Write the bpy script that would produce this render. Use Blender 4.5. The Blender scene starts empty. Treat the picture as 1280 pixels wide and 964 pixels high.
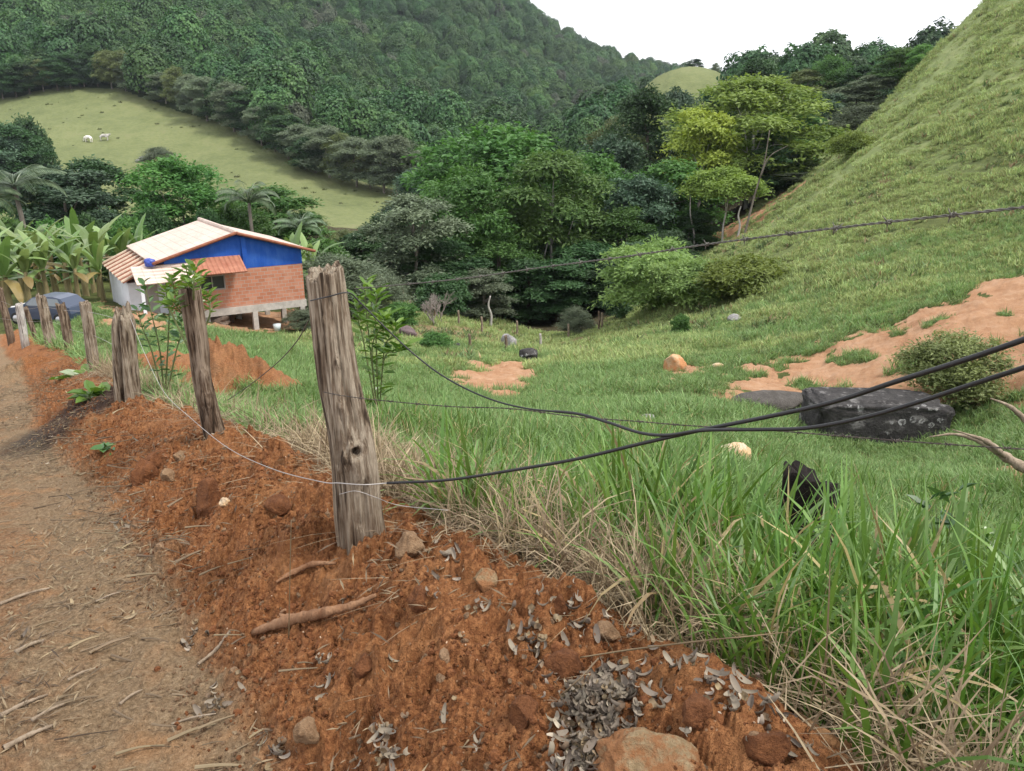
import bpy, bmesh, math, random
import numpy as np
from mathutils import Vector, Matrix

S = bpy.context.scene
COL = S.collection
rad = math.radians

# ---------------------------------------------------------------- camera, sky, sun, exposure
F = 985.0
TH = math.atan(312.0 / 985.0)
CT, ST = math.cos(TH), math.sin(TH)
cam_d = bpy.data.cameras.new("camera")
cam_d.sensor_width = 36.0
cam_d.lens = 36.0 * F / 1280.0
cam_d.clip_start = 0.05
cam_d.clip_end = 6000.0
cam = bpy.data.objects.new("camera", cam_d)
cam.rotation_euler = (math.pi / 2 - TH, 0, 0)
COL.objects.link(cam)
S.camera = cam

SUN_EL, SUN_AZ = rad(56), rad(108)          # azimuth clockwise from +Y
world = bpy.data.worlds.new("World")
S.world = world
world.use_nodes = True
wn = world.node_tree
wn.nodes.clear()
w_out = wn.nodes.new("ShaderNodeOutputWorld")
w_bg = wn.nodes.new("ShaderNodeBackground")
w_sky = wn.nodes.new("ShaderNodeTexSky")
w_sky.sky_type = 'NISHITA'
w_sky.sun_disc = False
w_sky.sun_elevation = SUN_EL
w_sky.sun_rotation = SUN_AZ
w_tc = wn.nodes.new("ShaderNodeTexCoord")
w_no = wn.nodes.new("ShaderNodeTexNoise")
w_no.inputs["Scale"].default_value = 2.2
w_no.inputs["Detail"].default_value = 4.0
w_mr = wn.nodes.new("ShaderNodeMapRange")
w_mr.inputs["From Min"].default_value = 0.3
w_mr.inputs["From Max"].default_value = 0.7
w_mr.inputs["To Min"].default_value = 9.0
w_mr.inputs["To Max"].default_value = 13.0
w_cc = wn.nodes.new("ShaderNodeCombineColor")
w_mx = wn.nodes.new("ShaderNodeMix")
w_mx.data_type = 'RGBA'
w_mx.inputs[0].default_value = 0.9           # nine tenths cloud cover
wn.links.new(w_tc.outputs["Generated"], w_no.inputs["Vector"])
wn.links.new(w_no.outputs["Fac"], w_mr.inputs["Value"])
w_blue = wn.nodes.new("ShaderNodeMath")
w_blue.operation = 'MULTIPLY'
w_blue.inputs[1].default_value = 1.04
wn.links.new(w_mr.outputs["Result"], w_blue.inputs[0])
wn.links.new(w_mr.outputs["Result"], w_cc.inputs[0])
wn.links.new(w_mr.outputs["Result"], w_cc.inputs[1])
wn.links.new(w_blue.outputs[0], w_cc.inputs[2])
wn.links.new(w_sky.outputs[0], w_mx.inputs[6])
wn.links.new(w_cc.outputs[0], w_mx.inputs[7])
wn.links.new(w_mx.outputs[2], w_bg.inputs["Color"])
w_bg.inputs["Strength"].default_value = 0.10
wn.links.new(w_bg.outputs[0], w_out.inputs["Surface"])

sun_d = bpy.data.lights.new("sun", 'SUN')
sun_d.energy = 2.5
sun_d.angle = rad(10)
sun_d.color = (1.0, 0.95, 0.87)
sun = bpy.data.objects.new("sun", sun_d)
sdir = Vector((math.sin(SUN_AZ) * math.cos(SUN_EL), math.cos(SUN_AZ) * math.cos(SUN_EL), math.sin(SUN_EL)))
sun.rotation_euler = sdir.to_track_quat('Z', 'Y').to_euler()
sun.location = (30, 10, 60)
COL.objects.link(sun)

S.view_settings.view_transform = 'Standard'
S.view_settings.look = 'None'
S.view_settings.gamma = 1.0
S.view_settings.exposure = 0.72
S.render.engine = 'CYCLES'
S.cycles.max_bounces = 5
S.cycles.diffuse_bounces = 2
S.cycles.glossy_bounces = 2
S.cycles.transmission_bounces = 3
S.cycles.transparent_max_bounces = 6
S.cycles.volume_bounces = 0
S.cycles.use_fast_gi = False

# ---------------------------------------------------------------- projection helpers
def T(py):
    v = (482.0 - py) / F
    return (v * CT - ST) / (v * ST + CT)
def P(px, py, D):
    v = (482.0 - py) / F
    w = v * ST + CT
    return np.array(((px - 640.0) / F * D / w, D, (v * CT - ST) / w * D))
def proj(x, y, z):
    d = y * CT - z * ST
    u = y * ST + z * CT
    return 640 + F * x / d, 482 - F * u / d

# ---------------------------------------------------------------- noise
def _hash(ix, iy, iz, seed):
    h = (ix.astype(np.int64) * 374761393 + iy.astype(np.int64) * 668265263 + iz.astype(np.int64) * 2147483647 + seed * 974634777) & 0xFFFFFFFF
    h = ((h ^ (h >> 13)) * 1274126177) & 0xFFFFFFFF
    h = ((h ^ (h >> 16)) * 2246822519) & 0xFFFFFFFF
    return ((h ^ (h >> 15)) & 0xFFFFFF) / float(0xFFFFFF)
def vn2(x, y, seed=0):
    x = np.asarray(x, float); y = np.asarray(y, float)
    ix = np.floor(x); iy = np.floor(y)
    fx = x - ix; fy = y - iy
    fx = fx * fx * fx * (fx * (fx * 6 - 15) + 10); fy = fy * fy * fy * (fy * (fy * 6 - 15) + 10)
    z = np.zeros_like(ix)
    a = _hash(ix, iy, z, seed); b = _hash(ix + 1, iy, z, seed)
    c = _hash(ix, iy + 1, z, seed); d = _hash(ix + 1, iy + 1, z, seed)
    return (a + (b - a) * fx + (c - a) * fy + (a - b - c + d) * fx * fy) * 2 - 1
def fbm2(x, y, seed=0, oct=3, gain=0.5):
    s = 0; a = 1; n = 0
    for k in range(oct):
        s = s + a * vn2(x * 2.03 ** k + 17.3 * k, y * 2.03 ** k - 9.1 * k, seed + k)
        n += a; a *= gain
    return s / n
def vn3(x, y, z, seed=0):
    x, y, z = (np.asarray(q, float) for q in (x, y, z))
    ix, iy, iz = np.floor(x), np.floor(y), np.floor(z)
    fx, fy, fz = x - ix, y - iy, z - iz
    fx, fy, fz = (f * f * (3 - 2 * f) for f in (fx, fy, fz))
    r = 0
    for dx in (0, 1):
        for dy in (0, 1):
            for dz in (0, 1):
                r = r + _hash(ix + dx, iy + dy, iz + dz, seed) * (fx if dx else 1 - fx) * (fy if dy else 1 - fy) * (fz if dz else 1 - fz)
    return r * 2 - 1
def fbm3(p, s, seed=0, oct=3):
    r = 0; a = 1; n = 0
    for k in range(oct):
        r = r + a * vn3(p[:, 0] * s * 2 ** k, p[:, 1] * s * 2 ** k, p[:, 2] * s * 2 ** k, seed + k); n += a; a *= .5
    return r / n
def worley(x, y, seed=0):
    ix = np.floor(x); iy = np.floor(y); best = np.full(len(x), 9.0); hid = np.zeros(len(x))
    for dx in (-1, 0, 1):
        for dy in (-1, 0, 1):
            cx_ = ix + dx; cy_ = iy + dy; z = np.zeros_like(cx_)
            px_ = cx_ + _hash(cx_, cy_, z, seed); py_ = cy_ + _hash(cx_, cy_, z, seed + 1)
            d = (x - px_) ** 2 + (y - py_) ** 2
            m = d < best; best = np.where(m, d, best); hid = np.where(m, _hash(cx_, cy_, z, seed + 2), hid)
    return np.sqrt(best), hid
def sstep(a, b, x):
    t = np.clip((x - a) / (b - a), 0, 1)
    return t * t * (3 - 2 * t)

# ---------------------------------------------------------------- mesh helpers
def new_mesh(name, V, Fc, mat=None, smooth=False, attrs=None, mats=None, midx=None):
    V = np.asarray(V, np.float32).reshape(-1, 3)
    me = bpy.data.meshes.new(name)
    me.vertices.add(len(V)); me.vertices.foreach_set("co", V.ravel())
    if not isinstance(Fc, list):
        Fc = [Fc]
    Fc = [np.asarray(f, np.int32) for f in Fc if len(f)]
    if Fc:
        li = np.concatenate([f.ravel() for f in Fc])
        tot = np.concatenate([np.full(len(f), f.shape[1], np.int32) for f in Fc])
        st = np.concatenate([[0], np.cumsum(tot)[:-1]]).astype(np.int32)
        me.loops.add(len(li)); me.loops.foreach_set("vertex_index", li)
        me.polygons.add(len(tot)); me.polygons.foreach_set("loop_start", st)
        me.polygons.foreach_set("use_smooth", np.full(len(tot), smooth))
    for k, a in (attrs or {}).items():
        at = me.attributes.new(k, 'FLOAT', 'POINT')
        at.data.foreach_set("value", np.asarray(a, np.float32))
    me.update(calc_edges=True)
    for m in (mats or ([mat] if mat else [])):
        me.materials.append(m)
    if midx is not None:
        me.polygons.foreach_set("material_index", np.asarray(midx, np.int32))
    return me

class MB:
    """collects pieces of one mesh"""
    def __init__(s):
        s.V = []; s.Q = []; s.Tr = []; s.A = {}; s.n = 0
    def add(s, V, Q=None, Tr=None, **at):
        V = np.asarray(V, float).reshape(-1, 3)
        if Q is not None and len(Q): s.Q.append(np.asarray(Q) + s.n)
        if Tr is not None and len(Tr): s.Tr.append(np.asarray(Tr) + s.n)
        for k, a in at.items():
            s.A.setdefault(k, []).append(np.broadcast_to(np.asarray(a, float), (len(V),)))
        s.V.append(V); s.n += len(V)
        return s
    def box(s, c, h, R=None, **at):
        v = np.array([(x, y, z) for x in (-1, 1) for y in (-1, 1) for z in (-1, 1)], float) * np.asarray(h)
        if R is not None: v = v @ np.asarray(R)
        return s.add(v + np.asarray(c), [(0, 1, 3, 2), (4, 6, 7, 5), (0, 4, 5, 1), (2, 3, 7, 6), (0, 2, 6, 4), (1, 5, 7, 3)], **at)
    def prism(s, pts_bottom, pts_top, **at):
        n = len(pts_bottom)
        V = np.vstack([pts_bottom, pts_top])
        Q = [(i, (i + 1) % n, n + (i + 1) % n, n + i) for i in range(n)]
        s.add(V, Q, **at)
        b = s.n - 2 * n
        for ring in (range(n - 1, -1, -1), range(n, 2 * n)):
            r = [b + i for i in ring]
            if n == 4: s.Q.append(np.array([r]))
            else: s.Tr.append(np.array([(r[0], r[i], r[i + 1]) for i in range(1, n - 1)]))
        return s
    def tube(s, pts, r, seg=8, cap=True, **at):
        V, Q, Tr = tube(pts, r, seg, cap)
        return s.add(V, Q, Tr, **at)
    def mesh(s, name, mat, smooth=False):
        V = np.vstack(s.V)
        fs = []
        if s.Q: fs.append(np.vstack(s.Q))
        if s.Tr: fs.append(np.vstack(s.Tr))
        return new_mesh(name, V, fs, mat, smooth, {k: np.concatenate(a) for k, a in s.A.items()})
    def build(s, name, mat, parent=None, smooth=False, loc=None):
        return obj(name, s.mesh(name, mat, smooth), parent, loc)

def tube(pts, r, seg=8, cap=True):
    pts = np.asarray(pts, float); n = len(pts)
    r = np.broadcast_to(np.asarray(r, float), (n,))
    tg = np.gradient(pts, axis=0); tg /= np.linalg.norm(tg, axis=1)[:, None] + 1e-12
    ref = np.array((0, 0, 1.0)) if abs(tg[:, 2]).mean() < .8 else np.array((1.0, 0, 0))
    a = np.cross(tg, ref); a /= np.linalg.norm(a, axis=1)[:, None] + 1e-12
    b = np.cross(tg, a)
    an = np.arange(seg) * 2 * math.pi / seg
    V = pts[:, None] + r[:, None, None] * (np.cos(an)[None, :, None] * a[:, None] + np.sin(an)[None, :, None] * b[:, None])
    V = V.reshape(-1, 3)
    i = np.arange(n - 1)[:, None] * seg; j = np.arange(seg)[None]; k = (j + 1) % seg
    Q = np.stack([i + j, i + k, i + seg + k, i + seg + j], -1).reshape(-1, 4)
    Tr = np.zeros((0, 3), int)
    if cap:
        V = np.vstack([V, pts[0], pts[-1]])
        j = np.arange(seg); k = (j + 1) % seg
        Tr = np.vstack([np.stack([k, j, np.full(seg, n * seg)], -1), np.stack([(n - 1) * seg + j, (n - 1) * seg + k, np.full(seg, n * seg + 1)], -1)])
    return V, Q, Tr

def catmull(pts, m=8):
    p = np.asarray(pts, float); p = np.vstack([2 * p[0] - p[1], p, 2 * p[-1] - p[-2]])
    out = []
    t = np.linspace(0, 1, m, endpoint=False)[:, None]
    for i in range(1, len(p) - 2):
        a, b, c, d = p[i - 1], p[i], p[i + 1], p[i + 2]
        out.append(.5 * (2 * b + (c - a) * t + (2 * a - 5 * b + 4 * c - d) * t ** 2 + (3 * b - a - 3 * c + d) * t ** 3))
    out.append(p[-2][None])
    return np.vstack(out)

def obj(name, me, parent=None, loc=None):
    o = bpy.data.objects.new(name, me)
    COL.objects.link(o)
    if parent is not None: o.parent = parent
    if loc is not None: o.location = loc
    return o
def tag(o, label, cat, group=None, kind=None):
    if label: o["label"] = label
    if cat: o["category"] = cat
    if group: o["group"] = group
    if kind: o["kind"] = kind
    return o
def thing(name, label, cat, loc=(0, 0, 0), rotz=0.0, group=None):
    o = bpy.data.objects.new(name, None)
    o.empty_display_size = .2
    COL.objects.link(o)
    o.location = loc; o.rotation_euler = (0, 0, rotz)
    return tag(o, label, cat, group)
def dup(root, loc, rotz=0.0, scale=(1, 1, 1), label=None, group=None):
    r = root.copy(); COL.objects.link(r)
    r.location = loc; r.rotation_euler = (0, 0, rotz); r.scale = scale
    if label: r["label"] = label
    if group: r["group"] = group
    for ch in list(root.children):
        c = ch.copy(); COL.objects.link(c); c.parent = r
        for g in list(ch.children):
            d = g.copy(); COL.objects.link(d); d.parent = c
    return r

# ---------------------------------------------------------------- node helpers
class NT:
    def __init__(s, name):
        s.m = bpy.data.materials.new(name); s.m.use_nodes = True
        s.t = s.m.node_tree; s.t.nodes.clear()
        s.out = s.t.nodes.new("ShaderNodeOutputMaterial")
    def n(s, typ, ins=None, **pr):
        nd = s.t.nodes.new("ShaderNode" + typ)
        for k, v in pr.items(): setattr(nd, k, v)
        for k, v in (ins or {}).items():
            sock = nd.inputs[k]
            if isinstance(v, bpy.types.NodeSocket): s.t.links.new(v, sock)
            else: sock.default_value = v
        return nd
    def pos(s, scale=(1, 1, 1), which="Object"):
        tc = s.n("TexCoord")
        mp = s.n("Mapping", {"Vector": tc.outputs[which], "Scale": scale})
        return mp.outputs[0]
    def noise(s, vec, scale, detail=3.0, rough=.55, w=0):
        return s.n("TexNoise", {"Vector": vec, "Scale": scale, "Detail": detail, "Roughness": rough}).outputs["Fac"]
    def ramp(s, fac, stops):
        r = s.n("ValToRGB", {"Fac": fac})
        e = r.color_ramp.elements
        while len(e) < len(stops): e.new(.5)
        for q, (p, c) in zip(e, stops):
            q.position = p; q.color = (*c, 1) if len(c) == 3 else c
        return r.outputs[0]
    def rng(s, v, a, b, c=0.0, d=1.0):
        return s.n("MapRange", {"Value": v, "From Min": a, "From Max": b, "To Min": c, "To Max": d}).outputs[0]
    def mix(s, f, a, b, mode='MIX'):
        nd = s.n("Mix", data_type='RGBA', blend_type=mode)
        for i, v in ((0, f), (6, a), (7, b)):
            if isinstance(v, bpy.types.NodeSocket): s.t.links.new(v, nd.inputs[i])
            else: nd.inputs[i].default_value = v if i == 0 else ((*v, 1) if len(v) == 3 else v)
        return nd.outputs[2]
    def math(s, op, a, b=0.0):
        nd = s.n("Math", operation=op)
        for i, v in ((0, a), (1, b)):
            if isinstance(v, bpy.types.NodeSocket): s.t.links.new(v, nd.inputs[i])
            else: nd.inputs[i].default_value = v
        return nd.outputs[0]
    def attr(s, name):
        return s.n("Attribute", attribute_name=name).outputs["Fac"]
    def bump(s, h, dist, strength=1.0, normal=None):
        ins = {"Height": h, "Distance": dist, "Strength": strength}
        if normal is not None: ins["Normal"] = normal
        return s.n("Bump", ins).outputs[0]
    def pbr(s, color, rough=.8, spec=.3, normal=None, metallic=0.0, **more):
        b = s.n("BsdfPrincipled")
        for k, v in (("Base Color", color), ("Roughness", rough), ("Specular IOR Level", spec), ("Normal", normal), ("Metallic", metallic), *more.items()):
            if v is None: continue
            if isinstance(v, bpy.types.NodeSocket): s.t.links.new(v, b.inputs[k])
            else: b.inputs[k].default_value = (*v, 1) if isinstance(v, tuple) and len(v) == 3 else v
        return b.outputs[0]
    def done(s, sh):
        s.t.links.new(sh, s.out.inputs["Surface"]); return s.m

def hsv(nt, col, h=.5, s=1.0, v=1.0):
    return nt.n("HueSaturation", {"Color": col, "Hue": h, "Saturation": s, "Value": v}).outputs[0]

def leaf_mat(name, c1, c2, trans=.25, rough=.55, spec=.35, objvar=.25, dry=None):
    nt = NT(name)
    col = nt.mix(nt.attr("var"), c1, c2)
    if dry: col = nt.mix(nt.attr("dry"), col, dry)
    oi = nt.n("ObjectInfo").outputs["Random"]
    col = hsv(nt, col, nt.rng(oi, 0, 1, .5 - .008 * objvar * 4, .5 + .014 * objvar * 4), 1.0, nt.rng(oi, 0, 1, 1 - objvar, 1 + objvar))
    b = nt.pbr(col, rough, spec)
    tr = nt.n("BsdfTranslucent", {"Color": hsv(nt, col, .49, 1.1, 1.25)}).outputs[0]
    mx = nt.n("MixShader", {0: trans, 1: b, 2: tr}).outputs[0]
    return nt.done(mx)

# ---------------------------------------------------------------- terrain
FDIR = np.array((-.523, .852)); FNRM = np.array((-.852, -.523)); F0 = np.array((-.586, 2.7))
_qk = [-8, -3, -1.5, 0, 2.58, 5.57, 9, 13, 16.6, 21, 30, 60]
_zk = [-.85, -1.22, -1.38, -1.53, -2.0, -2.56, -3.1, -3.75, -4.4, -5.2, -6.6, -10.]
_sq = [-8, 0, 2.6, 5.57, 9, 13, 16.6, 25, 60]
_sv = [0, 0, 0, .29, .39, .49, .71, 1.2, 3.0]
_hs = [-6, -2, -.9, -.5, -.25, -.08, .1, .3, .5, .66, 1.0, 1.5, 2.0, 3, 5, 9]
_hv = [-2.2, -.75, -.3, -.13, .05, .10, .08, .0, -.12, -.21, -.245, -.215, -.25, -.2, -.1, .3]
_qd = np.linspace(-8, 60, 600)
def _smooth(y, n):
    k = np.hanning(n); k /= k.sum()
    return np.convolve(np.pad(y, n // 2, mode='edge'), k, mode='valid')[:len(y)]
_zd = _smooth(np.interp(_qd, _qk, _zk), 21); _sd = _smooth(np.interp(_qd, _sq, _sv), 21)
_eq, _ev = [-3, -1, -.3, .5, 3, 6, 9, 14, 40], [-.43, -.43, -.36, -.30, -.28, -.2, .02, .12, .2]
def sedge(q): return np.interp(q, _eq, _ev)
def qs(x, y):
    rx = x - F0[0]; ry = y - F0[1]
    q = rx * FDIR[0] + ry * FDIR[1]; s = rx * FNRM[0] + ry * FNRM[1]
    return q, s - np.interp(q, _qd, _sd)
def zbase(q): return np.interp(q, _qd, _zd)

CP = []           # control points (x, y, z)
for c in [
    # meadow
    (350, 482, 12), (300, 440, 21), (165, 390, 31.5), (330, 416, 34), (392, 412, 36), (450, 415, 36),
    (500, 540, 8), (640, 600, 6.2), (640, 540, 10.5), (620, 500, 17), (620, 465, 25), (640, 440, 33),
    (560, 420, 38), (510, 390, 47), (600, 412, 46), (680, 425, 46), (760, 402, 50),
    (850, 600, 6.4), (850, 540, 10.5), (850, 470, 20), (840, 450, 24), (800, 420, 34), (740, 440, 34), (900, 420, 29),
    (900, 380, 38), (900, 330, 50), (950, 330, 43), (940, 290, 60), (1000, 300, 43), (1000, 240, 66),
    (1060, 180, 70), (1100, 140, 76), (1160, 70, 82), (1250, 0, 75), (1350, -90, 80),
    (1280, 100, 52), (1280, 200, 38), (1280, 300, 28), (1280, 380, 21), (1280, 450, 17), (1280, 510, 14.5), (1280, 600, 9.5), (1280, 720, 5.2),
    (1420, 380, 17), (1420, 200, 32), (1420, 600, 8.5), (1420, 0, 60), (1480, 300, 22), (1480, 720, 5.0),
    (1100, 545, 15.2), (1010, 543, 14.9), (950, 545, 12.6), (1180, 548, 14.6), (1100, 440, 20), (1100, 400, 24), (1100, 350, 29), (1100, 300, 36), (1100, 250, 44), (1100, 200, 53),
    (1100, 600, 9.8), (970, 500, 17.5), (970, 430, 25), (1200, 420, 19), (1200, 300, 32), (1200, 200, 44), (1200, 100, 62),
    (950, 600, 8.2), (1100, 720, 4.9), (900, 720, 4.3), (720, 690, 3.9),
    # valley floor below the wood
    (700, 395, 62), (600, 380, 72), (750, 340, 95), (650, 320, 120), (850, 280, 105), (900, 270, 85), (550, 330, 90), (470, 340, 75),
    # left: beyond the house
    (200, 340, 60), (60, 392, 30), (0, 405, 32), (0, 375, 42), (-150, 400, 40), (0, 310, 90), (150, 310, 85), (300, 320, 75), (400, 330, 70), (-200, 320, 80),
    # far pasture
    (480, 265, 150), (497, 240, 168), (400, 218, 180), (300, 168, 212), (220, 138, 232), (150, 113, 250), (80, 113, 252), (0, 128, 245), (100, 220, 178), (0, 250, 150), (300, 255, 152), (200, 190, 198), (-180, 150, 240), (-180, 250, 150),
    # forested mountain
    (150, 60, 330), (0, 0, 430), (-250, 0, 430), (300, 0, 500), (420, 130, 340), (420, 185, 225), (520, 205, 240), (600, 190, 270), (560, 100, 500), (460, 40, 560),
    (620, 0, 800), (690, 48, 830), (735, 78, 850), (790, 90, 880), (840, 100, 900), (880, 108, 900), (500, -80, 760), (250, -110, 720), (0, -120, 680), (-300, -120, 680),
    (700, 150, 500), (800, 145, 600), (760, 110, 700), (650, 100, 620), (680, 230, 300), (780, 215, 330),
    (640, 60, 1200), (760, 120, 1250), (860, 130, 1250), (300, 0, 1150), (0, 0, 1100), (-300, 0, 1100),
    # grassy knoll and the spur
    (872, 88, 330), (845, 92, 326), (815, 101, 320), (790, 112, 312), (902, 95, 324), (925, 104, 318), (860, 145, 260), (800, 132, 290), (870, 150, 450), (930, 150, 330),
    (1000, 175, 120), (960, 160, 150), (1050, 130, 150), (1110, 120, 125), (1000, 130, 200), (1060, 190, 95), (1150, 130, 140), (1250, 60, 130), (1350, 0, 140),
    (1000, 100, 950), (1100, 130, 1000), (980, 84, 1000), (930, 104, 950), (1060, 150, 400), (1200, 150, 400), (1400, 100, 400), (1400, 100, 1000), (980, 150, 1300), (1400, 150, 1300),
]:
    CP.append(P(*c))
for q in (-3.2, -2.2, -1.2, 0, 1.3, 2.6, 4, 5.5, 7.5, 10, 13, 17, 22):      # the foot of the bank on the meadow side
    s = -1.5 + np.interp(q, _qd, _sd)
    xy = F0 + q * FDIR + s * FNRM
    if xy[1] > .8:
        CP.append(np.array((xy[0], xy[1], zbase(q) - .55)))
CP = np.array(CP)
KA = 2.2
def feat(x, y): return np.stack([KA * x / y, np.log(y)], -1)
def _tps_fit():
    X = feat(CP[:, 0], CP[:, 1]); n = len(X)
    d2 = ((X[:, None] - X[None]) ** 2).sum(-1)
    K = .5 * d2 * np.log(d2 + 1e-12) + np.eye(n) * .004
    A = np.zeros((n + 3, n + 3)); A[:n, :n] = K; A[:n, n] = 1; A[:n, n + 1:] = X; A[n:, :n] = A[:n, n:].T
    b = np.zeros(n + 3); b[:n] = CP[:, 2] / CP[:, 1]
    return X, np.linalg.solve(A, b)
_TX, _TW = _tps_fit()
def tps(x, y):
    X = feat(x, y); out = np.empty(len(X)); n = len(_TX)
    for i in range(0, len(X), 60000):
        q = X[i:i + 60000]
        d2 = ((q[:, None] - _TX[None]) ** 2).sum(-1)
        out[i:i + 60000] = (.5 * d2 * np.log(d2 + 1e-12)) @ _TW[:n] + _TW[n] + q @ _TW[n + 1:]
    return out * y

NA, ND = 980, 1080
A0, A1 = -1.1, 1.1
L0, L1 = math.log(.8), math.log(1350)
ga = np.linspace(A0, A1, NA); gl = np.linspace(L0, L1, ND)
# smooth part on a coarser grid, then upsampled
ca = np.linspace(A0, A1, 160); cl = np.linspace(L0, L1, 260)
CL, CA = np.meshgrid(cl, ca, indexing='ij')
cy = np.exp(CL).ravel(); cx = CA.ravel() * cy
ct = (tps(cx, cy) / cy).reshape(CL.shape)
def bil(G, u, v):
    u = np.clip(u, 0, G.shape[0] - 1.001); v = np.clip(v, 0, G.shape[1] - 1.001)
    i = u.astype(int); j = v.astype(int); fu = u - i; fv = v - j
    return G[i, j] * (1 - fu) * (1 - fv) + G[i + 1, j] * fu * (1 - fv) + G[i, j + 1] * (1 - fu) * fv + G[i + 1, j + 1] * fu * fv
GL, GA = np.meshgrid(gl, ga, indexing='ij')
GY = np.exp(GL).ravel(); GX = GA.ravel() * GY
GZ = bil(ct, ((GL - L0) / (L1 - L0) * 259).ravel(), ((GA - A0) / (A1 - A0) * 159).ravel()) * GY
gq, gs = qs(GX, GY)
se = sedge(gq)
foot = np.interp(gq, [-3, -.8, .2, 2.3, 5.7, 10, 30], [.50, .55, .60, .72, .84, .92, .95])
gs2 = np.where(gs < 0, gs - (se + .25) * np.clip(-gs / .25, 0, 1), np.where(gs < 2, gs * (.66 / foot) * (1 - gs / 2) + gs * (gs / 2), gs))
near = zbase(gq) + np.interp(gs2, _hs, _hv)
wn_ = sstep(-1.9, -.45, gs2) * (1 - sstep(22, 34, gq))
GZ = GZ * (1 - wn_) + near * wn_
# mounds of dug earth
MOUNDS = [(250, 488, 10.3, .6, .36), (325, 490, 10.8, .6, .26), (288, 482, 10.7, .6, .34), (190, 434, 14.5, .9, .40), (215, 446, 13.4, .7, .32), (20, 470, 12.5, .5, .3),
          (840, 835, 2.25, .16, .06), (600, 720, 2.55, .2, .05), (885, 945, 1.60, .20, .085), (700, 850, 2.0, .16, .05), (560, 800, 2.2, .2, .05)]
MW = []
for (px, py, D, r, h) in MOUNDS:
    c = P(px, py, D); MW.append((c[0], c[1], r))
    d2 = (GX - c[0]) ** 2 + (GY - c[1]) ** 2
    GZ += h * np.exp(-d2 / (2 * (r * .62) ** 2))
gpx, gpy = proj(GX, GY, GZ)
# ---- masks
def inpoly(px, py, poly):
    c = np.zeros(len(px), bool); n = len(poly)
    for i in range(n):
        x1, y1 = poly[i]; x2, y2 = poly[(i + 1) % n]
        cond = (y1 > py) != (y2 > py)
        c ^= cond & (px < (x2 - x1) * (py - y1) / (y2 - y1 + 1e-9) + x1)
    return c
wx = fbm2(GX * .9, GY * .9, 5, 3) ; wy = fbm2(GX * .9 + 40, GY * .9, 9, 3)
w2x = fbm2(GX * 4.5, GY * 4.5, 71, 2); w2y = fbm2(GX * 4.5, GY * 4.5, 73, 2)
wpx = gpx + wx * 44 + w2x * 16; wpy = gpy + wy * 18 + w2y * 9
bare = np.zeros(len(GX))
def patch(poly, d0, d1, val=1.0):
    m = inpoly(wpx, wpy, poly) & (GY > d0) & (GY < d1)
    bare[m] = np.maximum(bare[m], val)
patch([(568, 462), (660, 456), (700, 460), (690, 480), (640, 500), (600, 503), (575, 480)], 17, 32)
patch([(905, 492), (990, 440), (1100, 410), (1190, 376), (1330, 330), (1330, 505), (1240, 478), (1130, 470), (1010, 500), (930, 505)], 12, 30)
patch([(1060, 480), (1200, 440), (1330, 380), (1330, 520), (1230, 505), (1170, 520), (1060, 545)], 11, 26)
patch([(815, 456), (880, 448), (900, 462), (830, 472)], 17, 30)
patch([(940, 424), (985, 420), (985, 434), (945, 436)], 20, 32)
patch([(1225, 585), (1330, 575), (1330, 612), (1240, 612)], 6, 12)
patch([(878, 302), (920, 258), (960, 228), (1005, 205), (1000, 232), (960, 270), (905, 308)], 44, 74)
patch([(255, 392), (392, 384), (392, 408), (300, 420), (255, 415)], 30, 44)
patch([(120, 385), (200, 380), (210, 425), (130, 400)], 18, 36, .8)
patch([(880, 490), (930, 470), (1000, 500), (930, 525)], 12, 22, .7)
for (mx_, my_, r) in MW[:6]:
    d = np.hypot(GX - mx_, GY - my_) / r + .35 * wx
    bare = np.maximum(bare, sstep(1.35, .85, d))
isl = sstep(.16, .30, fbm2(GX * 1.1, GY * 1.1, 31, 3)) * ((GX > 3) & (GY > 11) & (GY < 34))      # islands of grass on the cut bank
bare *= 1 - .9 * isl
dryg = np.clip(inpoly(wpx, wpy, [(470, 375), (600, 395), (690, 425), (760, 392), (765, 402), (690, 440), (600, 445), (480, 425)]) * ((GY > 33) & (GY < 60)), 0, 1).astype(float)
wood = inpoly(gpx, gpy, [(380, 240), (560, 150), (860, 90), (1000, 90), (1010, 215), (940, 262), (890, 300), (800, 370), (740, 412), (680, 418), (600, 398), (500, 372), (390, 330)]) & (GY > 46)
hill = sstep(26, 60, GY) * (GX > 3)
bankm = sstep(-.42, -.22, gs2 + .12 * wx) * (1 - sstep(.56, .76, gs2 + .06 * wy)) * (gq < 30)
roadm = (gs > .3) & (gq < 30)
mound = np.zeros(len(GX))
for (mx_, my_, r) in MW[:6]: mound = np.maximum(mound, sstep(1.7, 1.2, np.hypot(GX - mx_, GY - my_) / r))
redm = np.clip(bankm, 0, 1)
rut = np.exp(-((gs - 1.35) / .3) ** 2) * .32                    # reddish strip along the road
redm = np.maximum(redm * (1 - .35 * sstep(.3, .66, gs2 + .12 * wy)), rut)
c = P(100, 522, 7.6)
charm = sstep(.8, .3, np.hypot(GX - c[0], (GY - c[1]) * .6) + .3 * wx) * (GY < 12)
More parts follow.
